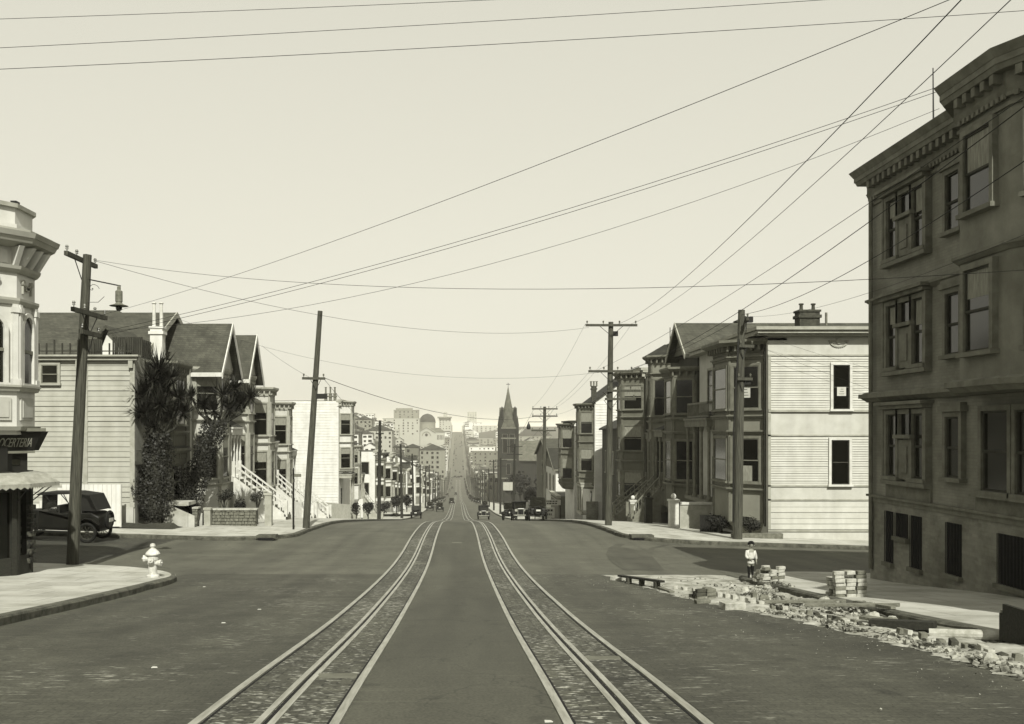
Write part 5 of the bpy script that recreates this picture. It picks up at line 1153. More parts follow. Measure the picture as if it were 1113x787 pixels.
# fence, walls and garden things on the left far side
f = thing('board_fence', (-15.6, 40.9, g_(-15.6, 40.9)), 'white board fence behind the parked touring car, sloping down at one side', 'fence'); b = MB()
zb = g_(-15.6, 40.9)
x = -19.2
while x < -15.2:
    hgt = 1.9 if x > -17.6 else max(.5, 1.9-.45*(-17.6-x)*1.6); b.box(x, x+.19, 40.88, 40.92, zb+.03, zb+hgt); x += .2
b.build('boards', 'wall_white', f); b = MB(); b.box(-19, -15.2, 40.93, 40.98, zb+.3, zb+.4); b.box(-17.5, -15.2, 40.93, 40.98, zb+1.5, zb+1.6); b.box(-15.06, -14.98, 40.9, 40.98, zb, zb+1.9); b.build('fence_rail', 'trim_white', f)
def rough_wall(x0, x1, y0, y1, h, lab, m='stone_mid', cap=True):
    r = thing('garden_wall', ((x0+x1)/2, (y0+y1)/2, g_((x0+x1)/2, y0)), lab, 'garden wall'); b = MB(); rr = random.Random(int(abs(x0)*10)); z = g_((x0+x1)/2, y0)-.1
    along = (x1-x0) > (y1-y0); L = (x1-x0) if along else (y1-y0)
    b.box(x0+.04, x1-.04, y0+.04, y1-.04, z, z+h)
    zz = z
    while zz < z+h-.05:
        a = 0
        while a < L-.05:
            wd = min(rr.uniform(.12, .3), L-a); t = rr.uniform(0, .05)
            if along: b.box(x0+a+.01, x0+a+wd-.01, y0-t, y0+.05, zz+.01, zz+.14)
            b.box(x1-.05, x1+t, y0+a*((y1-y0)/L)+.01, y0+(a+wd)*((y1-y0)/L)-.01, zz+.01, zz+.14) if not along else None
            a += wd
        zz += .15
    b.build('rubble_stones', m, r, bevel=.012)
    if cap: MB().box(x0-.04, x1+.04, y0-.06, y1+.04, z+h, z+h+.07).build('coping', 'stone_light', r)
    return r
rough_wall(-12.1, -9.75, 44.4, 44.8, .85, 'low rough stone garden wall in front of the two-gabled house')
rough_wall(-12.75, -12.35, 43.6, 44.0, .9, 'short stone pier at the garden opening beside the ivy trees')
for x, y, w_, h_, lb in ((-12.9, 43.2, .32, .95, 'square white gate post left of the garden opening'), (-12.0, 44.1, .3, .75, 'square white gate post right of the garden opening'), (-9.35, 45.4, .34, 1.5, 'white newel post by the foot of the long stair')):
    z = g_(x, y); r = thing('gate_post', (x, y, z), lb, 'gate post'); MB().box(x-w_/2, x+w_/2, y-w_/2, y+w_/2, z-.1, z+h_).build('post', 'trim_light', r, bevel=.01); MB().prism([(x-w_*.6, y-w_*.6), (x+w_*.6, y-w_*.6), (x+w_*.6, y+w_*.6), (x-w_*.6, y+w_*.6)], z+h_, z+h_+.1).build('post_cap', 'trim_light', r)
# entrance steps of the clapboard house
st = thing('garden_steps', (-12.6, 43.4, g_(-12.6, 43.4)), 'pale concrete steps with sloping side walls between the two ivy trees', 'steps')
for yy in (42.9, 44.2): MB().hexa([(-14.0, yy, -4.6), (-12.3, yy, -4.6), (-12.3, yy+.14, -4.6), (-14.0, yy+.14, -4.6), (-14.0, yy, -3.25), (-12.3, yy, -4.0), (-12.3, yy+.14, -4.0), (-14.0, yy+.14, -3.25)]).build('side_wall', 'concrete', st)
b = MB()
for k in range(6): b.box(-14.0+.28*k, -12.6, 43.04, 44.2, -4.7, -3.35-.16*k)
b.build('step', 'concrete', st)
# earth bed under the trees
bed = MB(); rr = random.Random(2); nx, ny = 26, 8
for j in range(ny+1):
    for i in range(nx+1):
        x = -17+4.3*i/nx; y = 40.9+1.6*j/ny; e = min(i, nx-i, j, ny-j); bed.v.append((x, y, g_(x, y)+.004+(.05+.16*rr.random())*(min(e, 2)/2)))
bed.f = [(j*(nx+1)+i, j*(nx+1)+i+1, (j+1)*(nx+1)+i+1, (j+1)*(nx+1)+i) for j in range(ny) for i in range(nx)]
tag(bed.build('garden_bed', 'earth', org=(0,0,0), recalc=False), kind='structure')
def fence_pick(x0, y0, x1, y1, h, lab, m='trim_white', step=.16, n_=None):
    r = thing('picket_fence', ((x0+x1)/2, (y0+y1)/2, g_(x0, y0)), lab, 'fence', n_); b = MB(); L = math.hypot(x1-x0, y1-y0); k = int(L/step)
    for i in range(k+1):
        t = i/k; x = x0+(x1-x0)*t; y = y0+(y1-y0)*t; z = g_(x, y); b.box(x-.04, x+.04, y-.03, y+.03, z, z+h)
    b.build('pickets', m, r); b = MB()
    for q in (.25, .8):
        b.hexa([(x0, y0-.015, g_(x0,y0)+h*q), (x1, y1-.015, g_(x1,y1)+h*q), (x1, y1+.03, g_(x1,y1)+h*q), (x0, y0+.03, g_(x0,y0)+h*q), (x0, y0-.015, g_(x0,y0)+h*q+.07), (x1, y1-.015, g_(x1,y1)+h*q+.07), (x1, y1+.03, g_(x1,y1)+h*q+.07), (x0, y0+.03, g_(x0,y0)+h*q+.07)])
    b.build('fence_rail', m, r)
fence_pick(-11.0, 60, -11.0, 74.5, 1.1, 'white picket fence before the pale houses with long stairs'); fence_pick(-13, 76, -11, 98, 1.5, 'long pale fence running down to the blank white house wall', 'trim_light'); fence_pick(-13.0, 99.0, -10.5, 99.0, 1.4, 'short pale fence at the foot of the blank white wall', 'trim_light')
r = thing('low_wall', (-10.5, 150, g_(-10.5, 150)), 'long low dark wall with pale kerb across the side street beyond the dark pole', 'wall'); MB().box(-14.5, -7.6, 149.5, 150, -16, -13.55).build('wall', 'trim_dark', r); MB().box(-14.5, -7.5, 149.2, 150.2, -13.55, -13.3).build('coping', 'concrete', r)
# right far side gates, hedge rails
for x, y, w_, h_, lb in ((11.0, 47.0, .45, 1.35, 'stout white gate post in front of the dark gabled house'), (11.3, 59.5, .4, 1.3, 'slim white gate post before the sunlit corner bay'), (11.0, 53.2, .4, 1.4, 'dark gate post with ball cap between the white posts')):
    z = g_(x, y); r = thing('gate_post', (x, y, z), lb, 'gate post'); m_ = 'trim_dark' if 'dark gate' in lb else 'trim_white'; MB().box(x-w_/2, x+w_/2, y-w_/2, y+w_/2, z-.1, z+h_).build('post', m_, r, bevel=.01); MB().prism([(x-w_*.6, y-w_*.6), (x+w_*.6, y-w_*.6), (x+w_*.6, y+w_*.6), (x-w_*.6, y+w_*.6)], z+h_, z+h_+.1).build('post_cap', m_, r); MB().lathe((x, y, z+h_+.1), [(.05, 0), (.12, .08), (.14, .17), (.1, .26), (.02, .3)], 10).build('ball_finial', m_, r)
r = thing('garden_wall', (11.9, 46.8, g_(11.9, 46.8)), 'low white wall joining the stout gate post, before the dark porch', 'garden wall'); z = g_(11.9, 46.8); MB().box(11.3, 12.9, 46.9, 47.1, z-.1, z+1.2).build('wall', 'trim_light', r); MB().box(11.3, 12.95, 46.85, 47.15, z+1.2, z+1.32).build('coping', 'trim_white', r)
fence_pick(11.6, 44.0, 12.6, 44.0, .8, 'dark iron railing before the hedge by the thick pole', 'iron', .09)
b = MB().box(12.0, 14.2, 40.2, 40.5, g_(13, 40.2)-.2, g_(13, 40.2)+.2).build('garden_kerb', 'stone_mid'); tag(b, 'low concrete edging in front of the round bush and pale corner house', 'edging')

# ================================================================== PLANTS
def leaf_cloud(mb, c, rad, n, size, rr, shell=.55, flat=1.0):
    for i in range(n):
        v = Vector((rr.gauss(0,1), rr.gauss(0,1), rr.gauss(0,1))).normalized(); q = shell+(1-shell)*rr.random()
        p = Vector(c)+Vector((v.x*rad[0], v.y*rad[1], v.z*rad[2]))*q*(1-.12*rr.random())
        nn = (v+Vector((rr.uniform(-.8,.8), rr.uniform(-.8,.8), rr.uniform(-.5,.9)))).normalized(); a = nn.orthogonal().normalized(); a = (Matrix.Rotation(rr.uniform(0, 6.28), 3, nn) @ a); b = nn.cross(a); s = size*rr.uniform(.6, 1.3)
        mb.add([p-a*s, p-b*s*.5, p+a*s, p+b*s*.5], [(0,1,2,3)])
def bush(x, y, rad, n, size, lab, seed=1, m='leaf_mid', name='bush', cat='bush', group=None, dz=0, lobes=5, stem=.3):
    z = g_(x, y)+dz; rr = random.Random(seed); r = thing(name, (x, y, z), lab, cat, group); mb = MB()
    for k in range(lobes):
        o = Vector((rr.uniform(-.5,.5)*rad[0], rr.uniform(-.5,.5)*rad[1], rr.uniform(-.35,.4)*rad[2])) if k else Vector((0,0,0))
        leaf_cloud(mb, Vector((x, y, z+rad[2]+stem))+o, [q*(.8 if k == 0 else rr.uniform(.4,.6)) for q in rad], n//lobes, size, rr)
    mb.build('foliage', m, r, recalc=False)
    st = MB(); st.tube((x, y, z-.1), (x, y, z+stem+rad[2]), .05+rad[0]*.04, .03, 6)
    for k in range(4): st.tube((x, y, z+stem*.7), (x+rr.uniform(-.5,.5)*rad[0], y+rr.uniform(-.5,.5)*rad[1], z+stem+rad[2]*rr.uniform(.5,1.2)), .03, .015, 5)
    st.build('stem', 'bark', r); return r
bush(13.0, 40.9, (.52, .45, .55), 1600, .05, 'round dense bush at the foot of the pale corner house', 3, stem=.0)
bush(12.2, 43.2, (.7, .5, .5), 1200, .055, 'low dark hedge behind the railing near the thick dark pole', 4, 'leaf_dark', stem=.0)
bush(-13.0, 45.4, (.42, .4, .42), 900, .05, 'clipped round bush nearest the leaning ivy tree', 5, 'leaf_dark', stem=.35, group=None)
bush(-11.6, 45.6, (.62, .4, .5), 700, .05, 'open-branched shrub above the rough stone wall', 6, 'leaf_mid', stem=.9)
bush(-10.9, 46.0, (.42, .4, .55), 1200, .05, 'tall narrow dark shrub beside the foot of the long stair', 7, 'leaf_dark', stem=.4)
bush(-10.1, 46.2, (.5, .4, .42), 450, .05, 'thin small shrub right of the narrow dark shrub', 8, 'leaf_mid', stem=1.0)
bush(-9.0, 92, (.8, .8, .9), 500, .12, 'dark bushy shrub by the dark pole on the left pavement', 10, 'leaf_dark', stem=.2)
bush(-10.5, 95, (.7, .7, .8), 400, .12, 'shrub below the porch of the blank white house', 11, 'leaf_dark', stem=.3)
bush(-9.8, 146, (1.1, 1, 1.6), 600, .2, 'dark egg-shaped clipped tree beyond the low dark wall', 12, 'leaf_dark', stem=.8)
bush(-11.8, 143, (1.6, 1, 1.3), 600, .2, 'broad dark shrub mass beyond the blank white house', 13, 'leaf_dark', stem=.2)
bush(-9.6, 172, (1.3, 1, 1.7), 500, .25, 'dark tree at the kerb behind the first car on the left', 14, 'leaf_dark', stem=.8)
bush(16.2, 240, (3.5, 4, 4.5), 900, .45, 'dark tree in front of the church tower', 15, 'leaf_dark', 'tree', 'tree', stem=1.5)
bush(17.5, 300, (3.8, 4, 4.5), 900, .5, 'dark tree just left of the church tower foot', 16, 'leaf_dark', 'tree', 'tree', stem=1.5)
bush(15.5, 192, (2.2, 3, 2.4), 700, .35, 'dark tree under the white billboard', 17, 'leaf_dark', 'tree', 'tree', stem=1)
bush(21.5, 225, (4, 4, 4.5), 900, .45, 'dark tree behind the long hall by the church', 18, 'leaf_dark', 'tree', 'tree', stem=1.5)
bl = thing('billboard', (12.3, 225, g_(12.3, 225)), 'blank white billboard on posts below the church tower', 'billboard'); z = g_(12.3, 225); MB().box(11.0, 13.4, 225, 225.2, z+4.2, z+6.2).build('panel', 'wall_light', bl); MB().tube((11.2, 225.2, z), (11.2, 225.2, z+6), .12, n=5).build('post', 'wood_dark', bl); MB().tube((13.6, 225.2, z), (13.6, 225.2, z+6), .12, n=5).build('post', 'wood_dark', bl)
rt = random.Random(44)
for i in range(70):
    y = rt.uniform(420, 1200); x = -rt.uniform(30, 50+y*.11) if i < 56 else rt.uniform(30, 90)
    sz = rt.uniform(2.5, 6); lab = 'dark tree among the houses of the left hillside' if x < 0 else 'dark tree among the low houses right of the street'
    z = G(x, y); r = thing('tree', (x, y, z), lab, 'tree', 'left hillside trees' if x < 0 else 'trees right of the street'); mb = MB()
    for k in range(4): leaf_cloud(mb, (x+rt.uniform(-.5,.5)*sz, y+rt.uniform(-.5,.5)*sz, z+sz*1.1+rt.uniform(-.2,.5)*sz), (sz*.6, sz*.6, sz*.55), 80, .8, rt)
    mb.build('crown', 'leaf_dark', r, recalc=False); MB().tube((x, y, z-1), (x, y, z+sz), .4, .2, 6).build('trunk', 'bark', r)

def cordyline(base, tip, lab, heads, rtrunk, seed, nivy=6500):
    rr = random.Random(seed); base = Vector(base); tip = Vector(tip); r = thing('cabbage_tree', base, lab, 'tree', None)
    n = 7; pts = [base.lerp(tip, i/n)+Vector((rr.uniform(-.05,.05), rr.uniform(-.05,.05), 0))*(i > 0) for i in range(n+1)]
    MB().path([base-Vector((0,0,.3))]+pts, [rtrunk*1.1]+[rtrunk*(1-.5*i/n) for i in range(n+1)], 10).build('trunk', 'bark', r)
    iv = MB(); ax = (tip-base)
    for i in range(nivy):
        t = rr.random()**.85*.98+.02; c = base+ax*t; ang = rr.uniform(0, 6.283); bulge = rtrunk*(1.95+.35*math.sin(t*7+seed)+.25*math.sin(t*17+ang*2))*(.55+.45*min(1, t*6)) if t > .1 else rtrunk*(.95+rr.random()*.2)
        rad = bulge*(.62+.5*rr.random()**.7)*(1+.16*math.sin(ang*3+t*11+seed)); v = Vector((math.cos(ang), math.sin(ang), 0)); p = c+v*rad+Vector((0,0,rr.uniform(-.05,.05)))
        nn = (v+Vector((rr.uniform(-1.1,1.1), rr.uniform(-1.1,1.1), rr.uniform(-.6,1.1)))).normalized(); a = nn.orthogonal().normalized(); a = Matrix.Rotation(rr.uniform(0, 6.28), 3, nn) @ a; b = nn.cross(a); s = rr.uniform(.02, .06)
        iv.add([p-a*s, p-b*s*.9, p+a*s, p+b*s*.9], [(0,1,2,3)])
    iv.build('ivy', 'ivy', r, recalc=False)
    br = MB(); lf = MB()
    for (dx, dy, dz, R_) in heads:
        dx *= 1.25; R_ *= 1.12
        e = tip+Vector((dx, dy, dz)); s0 = tip+Vector((dx*.15, dy*.15, -.2)); m = s0.lerp(e, .5)+Vector((dx*.12, dy*.12, -.12)); br.path([s0, m, e], [.09, .07, .055], 7)
        for k in range(120):
            v = Vector((rr.gauss(0,1), rr.gauss(0,1), rr.gauss(.25,.9))).normalized(); L = R_*rr.uniform(.75, 1.15)
            sd_ = v.cross(Vector((0,0,1)));  sd_ = sd_.normalized() if sd_.length > .05 else Vector((1,0,0)); wd = .034
            droop = Vector((0, 0, -1))*(L*rr.uniform(.05, .45)); p0 = e; p1 = e+v*L*.5-droop*.15; p2 = e+v*L-droop*.9
            lf.add([p0-sd_*wd*.6, p0+sd_*wd*.6, p1+sd_*wd, p1-sd_*wd, p2], [(0,1,2,3), (3,2,4)])
    br.build('branch', 'bark', r); lf.build('crown', 'cord_leaf', r, recalc=False)
z = g_(-13.9, 42.2)
cordyline((-13.95, 42.2, z), (-13.85, 42.3, -.1), 'upright cabbage tree with spiky crown and ivy-clad trunk at the clapboard house corner', [(-.15,0,.3,.8), (.5,.1,.7,.8), (-.55,-.1,.9,.8), (.2,-.3,1.3,.85), (-.35,.2,1.9,.85), (.35,.1,2.1,.85), (.1,0,2.9,.85), (-.1,-.2,2.4,.8), (.95,.1,.9,.65), (.8,0,1.6,.75), (-.6,0,1.7,.7), (.55,-.2,2.5,.7)], .34, 11, 6500)
z = g_(-13.5, 46.2)
cordyline((-13.95, 45.9, z), (-12.15, 46.3, .5), 'leaning cabbage tree with ivy-clad trunk and forked spiky heads, at the two-gabled house', [(-.1,0,.5,.7), (.5,.1,.6,.75), (.95,.1,.9,.65), (-.55,0,.8,.6), (.3,-.2,1.3,.75), (1.35,.1,1.15,.65), (.75,0,1.6,.6), (-1.0,-.1,1.2,.5)], .33, 12, 6500)

# ================================================================== CARS
def sideprism(mb, prof, hw, hw2=None):
    """profile (y,z) list extruded across x; hw2 = half width per point"""
    n = len(prof); h = hw2 or [hw]*n
    mb.add([(-h[i], prof[i][0], prof[i][1]) for i in range(n)]+[(h[i], prof[i][0], prof[i][1]) for i in range(n)], [tuple(range(n)), tuple(range(n, 2*n))[::-1]]+[(i, n+i, n+(i+1)%n, (i+1)%n) for i in range(n)])
def make_car(kind, label, paint='car_black', full=True):
    r = thing('parked_car', (0,0,0), label, 'car', None)
    WB = 1.32
    b = MB()     # hood + tub, front at +y
    sideprism(b, [(1.85,.55),(1.85,1.12),(.75,1.2),(.75,.5)], .36, [.33,.33,.42,.42]); b.build('hood', paint, r, bevel=.05)
    b = MB(); sideprism(b, [(.75,.45),(.75,1.2),(.6,1.16),(-.2,1.10),(-1.45,1.16),(-1.75,1.0),(-1.75,.5)], .66, [.44,.44,.62,.66,.66,.6,.58]); b.build('body', paint, r, bevel=.05)
    b = MB(); b.box(-.3,.3,1.85,1.92,.5,1.16); b.build('radiator', 'nickel', r, bevel=.02); MB().box(-.26,.26,1.921,1.93,.55,1.08).build('radiator_grille', 'slot', r)
    MB().box(-.42,.42,-1.7,1.8,.42,.52).build('chassis', 'iron', r)
    for sx in (-1, 1):
        f = MB(); pts = [(1.95,.62),(1.8,.82),(1.5,.95),(1.15,.9),(.9,.68),(.7,.42)]
        for (y0, z0), (y1, z1) in zip(pts, pts[1:]): f.hexa([(sx*.5,y0,z0),(sx*.82,y0,z0),(sx*.82,y1,z1),(sx*.5,y1,z1),(sx*.5,y0,z0+.03),(sx*.82,y0,z0+.03),(sx*.82,y1,z1+.03),(sx*.5,y1,z1+.03)])
        f.build('fender', paint, r)
        f = MB(); pts = [(-.7,.42),(-.92,.75),(-1.2,.92),(-1.5,.9),(-1.8,.7)]
        for (y0, z0), (y1, z1) in zip(pts, pts[1:]): f.hexa([(sx*.55,y0,z0),(sx*.82,y0,z0),(sx*.82,y1,z1),(sx*.55,y1,z1),(sx*.55,y0,z0+.03),(sx*.82,y0,z0+.03),(sx*.82,y1,z1+.03),(sx*.55,y1,z1+.03)])
        f.build('fender', paint, r)
        MB().box(min(sx*.55,sx*.82),max(sx*.55,sx*.82),-.7,.7,.38,.42).build('running_board', 'iron', r)
        hl = MB().tube((sx*.45,1.75,.98),(sx*.45,1.93,.98),.07,.14,12); hlo = hl.build('headlight', paint, r); MB().tube((sx*.45,1.93,.98),(sx*.45,1.95,.98),.13,n=12).build('headlight_lens', 'nickel', hlo)
        for yy in (WB+.08, -WB):
            c = Vector((sx*.70, yy, .39)); wo = MB().ring(c, (1,0,0), .33, .06, 22, 6).build('wheel', 'tyre', r, smooth=True)
            rim = MB().ring(c, (1,0,0), .27, .02, 18, 4); rim.tube(c-Vector((.05,0,0)), c+Vector((.05,0,0)), .06, n=8)
            for k in range(10): q = k*math.pi/5; rim.tube(c, c+Vector((0, .27*math.cos(q), .27*math.sin(q))), .016, n=4)
            rim.build('rim', 'spoke', wo)
    ws = MB(); ws.box(-.58,-.54,.5,.54,1.2,1.82); ws.box(.54,.58,.5,.54,1.2,1.82); ws.box(-.58,.58,.5,.54,1.78,1.82); ws.box(-.58,.58,.5,.54,1.48,1.5); wso = ws.build('windshield', 'iron', r); MB().box(-.54,.54,.515,.525,1.22,1.78).build('windshield_glass', 'glass_soft', wso)
    sp = MB().ring((0,-1.88,.85), (0,1,0), .31, .065, 22, 6).build('spare_wheel', 'tyre', r, smooth=True); MB().ring((0,-1.88,.85), (0,1,0), .24, .02, 16, 4).build('rim', 'spoke', sp); MB().box(-.18,.18,-1.97,-1.955,.78,.92).build('licence_plate', 'poster_white', r)
    MB().box(-.7,.7,2.05,2.1,.48,.56).build('bumper', 'nickel', r)
    if kind == 'touring':
        t = MB(); sideprism(t, [(.75,1.80),(.55,1.88),(-.6,1.92),(-1.35,1.84),(-1.66,1.25),(-1.5,1.25),(-1.25,1.7),(-.6,1.85),(.7,1.77)], .64); t.build('canvas_top', 'car_top', r)
        for sx in (-1, 1):
            t = MB(); t.add([(sx*.64,-.75,1.86),(sx*.64,-1.35,1.8),(sx*.64,-1.66,1.22),(sx*.64,-1.05,1.22)], [(0,1,2,3)])
            t.build('side_curtain', 'car_top', r, recalc=False)
        t = MB()
        for sx in (-1, 1): t.tube((sx*.62,-.1,1.2),(sx*.6,.45,1.8),.018,n=5); t.tube((sx*.62,-.7,1.2),(sx*.6,-.3,1.86),.018,n=5)
        t.build('top_bow', 'iron', r)
        for yy in (.0, -1.0): MB().box(-.55,.55,yy-.15,yy,1.0,1.4).build('seat', 'car_top', r, bevel=.04)
        MB().ring((-.3,.28,1.3), (0,.8,.6), .17, .015, 16, 5).build('steering_wheel', 'iron', r)
    else:
        t = MB(); sideprism(t, [(.56,1.2),(.5,1.86),(.3,1.93),(-1.3,1.93),(-1.5,1.84),(-1.6,1.2)], .64, [.62,.6,.58,.58,.6,.64]); cb = t.build('cabin', 'car_matte', r, bevel=.04)
        MB().box(-.34,.34,-1.60,-1.56,1.48,1.72).build('rear_window', 'glass_soft', r); MB().box(-.5,.5,.54,.565,1.28,1.76).build('windshield_glass', 'glass_soft', r)
        for sx in (-1, 1):
            for y0, y1 in ((-.2,.38),(-.9,-.35),(-1.4,-1.0)): MB().box(sx*.625-.012, sx*.625+.012, y0, y1, 1.28, 1.74).build('side_window', 'glass', r)
    return r
def place(car, x, y, yaw, label=None, group=None, dz=0, tilt=True):
    z = G(x, y); sl = (G(x+math.sin(-yaw)*1.5, y+math.cos(yaw)*1.5)-G(x-math.sin(-yaw)*1.5, y-math.cos(yaw)*1.5))/3
    car.location = (x, y, z+.01+dz); car.rotation_euler = (math.atan(sl), 0, yaw)
    if label: car['label'] = label
    if group: car['group'] = group
    elif 'group' in car: del car['group']
    return car
tour = make_car('touring', 'open-topped touring car with raised canvas hood parked side-on in the left side street')
sed = make_car('sedan', 'tall black sedan seen from behind with spare wheel, parked nearest on the right kerb')
place(tour, -15.55, 36.1, R(87), dz=.0)
place(sed, 6.55, 77, 0, dz=0)
place(copy_tree(tour), 6.0, 90, math.pi, 'open touring car facing the camera, just left of the nearest sedan'); place(copy_tree(sed), 5.65, 101, 0, 'dark car half hidden behind the front-facing touring car')
place(copy_tree(tour), 3.35, 122, math.pi, 'touring car driving uphill toward the camera beside the right track')
place(copy_tree(tour), -6.3, 138, 0, 'open car seen from behind at the left kerb just over the crest')
place(copy_tree(sed), -3.9, 196, 0, 'dark car with white plate driving down the left side over the crest'); place(copy_tree(sed), -6.3, 206, 0, 'grey-looking sedan parked at the left kerb behind the nearest left car')
place(copy_tree(sed), -1.9, 268, 0, 'small dark car alone on the left track in the dip')
rc = random.Random(77)
for i in range(34):
    side = rc.choice((-1, 1, 1)); y = 215+i*21+rc.uniform(-5, 5); place(copy_tree(sed), side*6.2, y, 0 if side > 0 else math.pi, f'tiny dark car parked along the {"left" if side < 0 else "right"} kerb in the valley', f'cars parked along the {"left" if side < 0 else "right"} kerb in the valley')
for i in range(26):
    side = rc.choice((-1, 1)); place(copy_tree(sed), side*rc.choice((5.8, 6.2, 3.0)), 1040+i*31+rc.uniform(-10, 10), 0, 'tiny dark car far up the opposite hill', 'cars far up the opposite hill')
for x, y in ((-3.5, 930), (-.2, 925), (2.6, 935), (-4.5, 700), (1.8, 1010), (-1.5, 560)): place(copy_tree(sed), x, y, R(90) if 920 < y < 940 else 0, 'tiny dark car out in the roadway of the valley', 'cars out in the roadway of the valley')

# ================================================================== CHILD on the corner
def skin_mesh(name, nodes, edges, m, parent, sub=2, root_i=0):
    O = ORG[parent.name]; me = bpy.data.meshes.new(name); me.from_pydata([Vector(p)-O for p, r in nodes], edges, [])
    o = bpy.data.objects.new(name, me); COL.objects.link(o); o.parent = parent; ORG[o.name] = O
    md = o.modifiers.new('skin', 'SKIN'); md.use_smooth_shade = True
    for i, (p, r) in enumerate(nodes):
        sv = me.skin_vertices[0].data[i]; sv.radius = r if isinstance(r, tuple) else (r, r); sv.use_root = (i == root_i)
    ms = o.modifiers.new('sub', 'SUBSURF'); ms.levels = sub; ms.render_levels = sub
    me.materials.append(pick(m)); return o
def child():
    x, y = PX(816, 626, 22.9)[0], 22.9; z = g_(x, y); root = thing('person', (x, y, z), 'small child in white smock and dark stockings standing on the pavement corner', 'person')
    k = .93/1.0; T = lambda a, b, c: (x+a*k, y+b*k, z+c*k)
    N = [(T(0,0,.46), .075), (T(0,0,.56), .075), (T(0,0,.66), .08), (T(0,0,.74), .05), (T(0,-.005,.78), .032), (T(.005,-.01,.83), .045), (T(.01,-.02,.885), .062), (T(.01,-.015,.935), .05),
         (T(-.045,0,.42), .055), (T(-.045,-.005,.24), .035), (T(-.045,0,.07), .023), (T(-.05,-.01,.03), .024), (T(-.035,-.09,.018), .02),
         (T(.045,0,.42), .055), (T(.05,.01,.24), .035), (T(.05,.015,.07), .023), (T(.05,.005,.03), .024), (T(.07,-.07,.018), .02),
         (T(-.10,0,.71), .035), (T(-.125,-.03,.58), .028), (T(-.06,-.10,.52), .02), (T(-.03,-.12,.52), .018),
         (T(.10,0,.71), .035), (T(.13,.0,.58), .028), (T(.14,-.03,.46), .02), (T(.14,-.04,.42), .018)]
    E = [(0,1),(1,2),(2,3),(3,4),(4,5),(5,6),(6,7),(0,8),(8,9),(9,10),(10,11),(11,12),(0,13),(13,14),(14,15),(15,16),(16,17),(3,18),(18,19),(19,20),(20,21),(3,22),(22,23),(23,24),(24,25)]
    skin_mesh('body', N, E, 'skin', root)
    for side, hb in ((-1, T(-.03,-.12,.52)), (1, T(.14,-.04,.42))):
        for q in range(4):
            hbv = Vector(hb); d = Vector((.004, -.018, -.03)) if side > 0 else Vector((.03, -.01, -.008)); o_ = Vector((0, -.01+.007*q, 0)) if side > 0 else Vector((0, -.002, .012-.008*q))
            MB().path([hbv+o_, hbv+o_+d*.7, hbv+o_+d*1.35+Vector((0,0,-.006))], [.005, .0048, .0035], 6).build('finger', 'skin', root, smooth=True)
        MB().path([Vector(hb), Vector(hb)+Vector((-.012, -.02, -.01))], [.006, .004], 6).build('thumb', 'skin', root, smooth=True)
    N = [(T(0,0,.36), .105), (T(0,0,.44), .095), (T(0,0,.50), .08), (T(0,0,.60), .09), (T(0,0,.70), .088), (T(0,0,.755), .045), (T(-.105,0,.71), .045), (T(-.13,-.03,.58), .038), (T(-.085,-.08,.53), .03), (T(.105,0,.71), .045), (T(.135,0,.59), .038), (T(.142,-.02,.50), .03)]
    skin_mesh('smock', N, [(0,1),(1,2),(2,3),(3,4),(4,5),(4,6),(6,7),(7,8),(4,9),(9,10),(10,11)], 'cloth_white', root, 2, 3)
    MB().lathe(T(0,0,.495), [(.083,0),(.09,.005),(.09,.03),(.083,.035)], 16).build('belt', 'cloth_dark', root)
    for sx in (-1, 1):
        N = [(T(sx*.046,0,.36), .052), (T(sx*.047,0,.22), .040), (T(sx*.048,.0,.08), .028), (T(sx*.05,0,.03), .032), (T(sx*.055,-.085,.022), .027)]
        skin_mesh('stocking', N, [(0,1),(1,2),(2,3),(3,4)], 'cloth_dark', root, 2, 0)
    hr = MB(); c = Vector(T(.01, .0, .915))
    for i in range(900):
        rr = random.Random(i); v = Vector((rr.gauss(0,1), rr.gauss(.35,1), rr.gauss(.5,.9))).normalized()
        if v.y < -.45 and v.z < .35: continue
        p = c+Vector((v.x*.068, v.y*.074, v.z*.074)); t = v.cross(Vector((0,0,1))).normalized(); dn = v.cross(t).normalized(); hr.add([p-t*.008, p+t*.008, p+t*.006+dn*.03+v*.004, p-t*.006+dn*.03+v*.004], [(0,1,2,3)])
    hr.build('hair', 'hair', root, recalc=False)
    f = Vector(T(.01, -.02, .885))
    for sx in (-1, 1): MB().lathe((f.x+sx*.024, f.y-.064, f.z+.002), [(.002,-.006),(.007,-.003),(.007,.003),(.002,.006)], 8).build('eye', 'hair', root); MB().lathe((f.x+sx*.07, f.y, f.z-.01), [(.004,-.016),(.012,-.006),(.012,.008),(.004,.018)], 8).build('ear', 'skin', root)
    MB().prism([(f.x-.009, f.y-.062), (f.x+.009, f.y-.062), (f.x, f.y-.082)], f.z-.018, f.z-.012, [(f.x-.004, f.y-.062), (f.x+.004, f.y-.062), (f.x, f.y-.068)]).build('nose', 'skin', root); MB().box(f.x-.015, f.x+.015, f.y-.066, f.y-.058, f.z-.034, f.z-.029).build('mouth', 'trim_dark', root)
child()

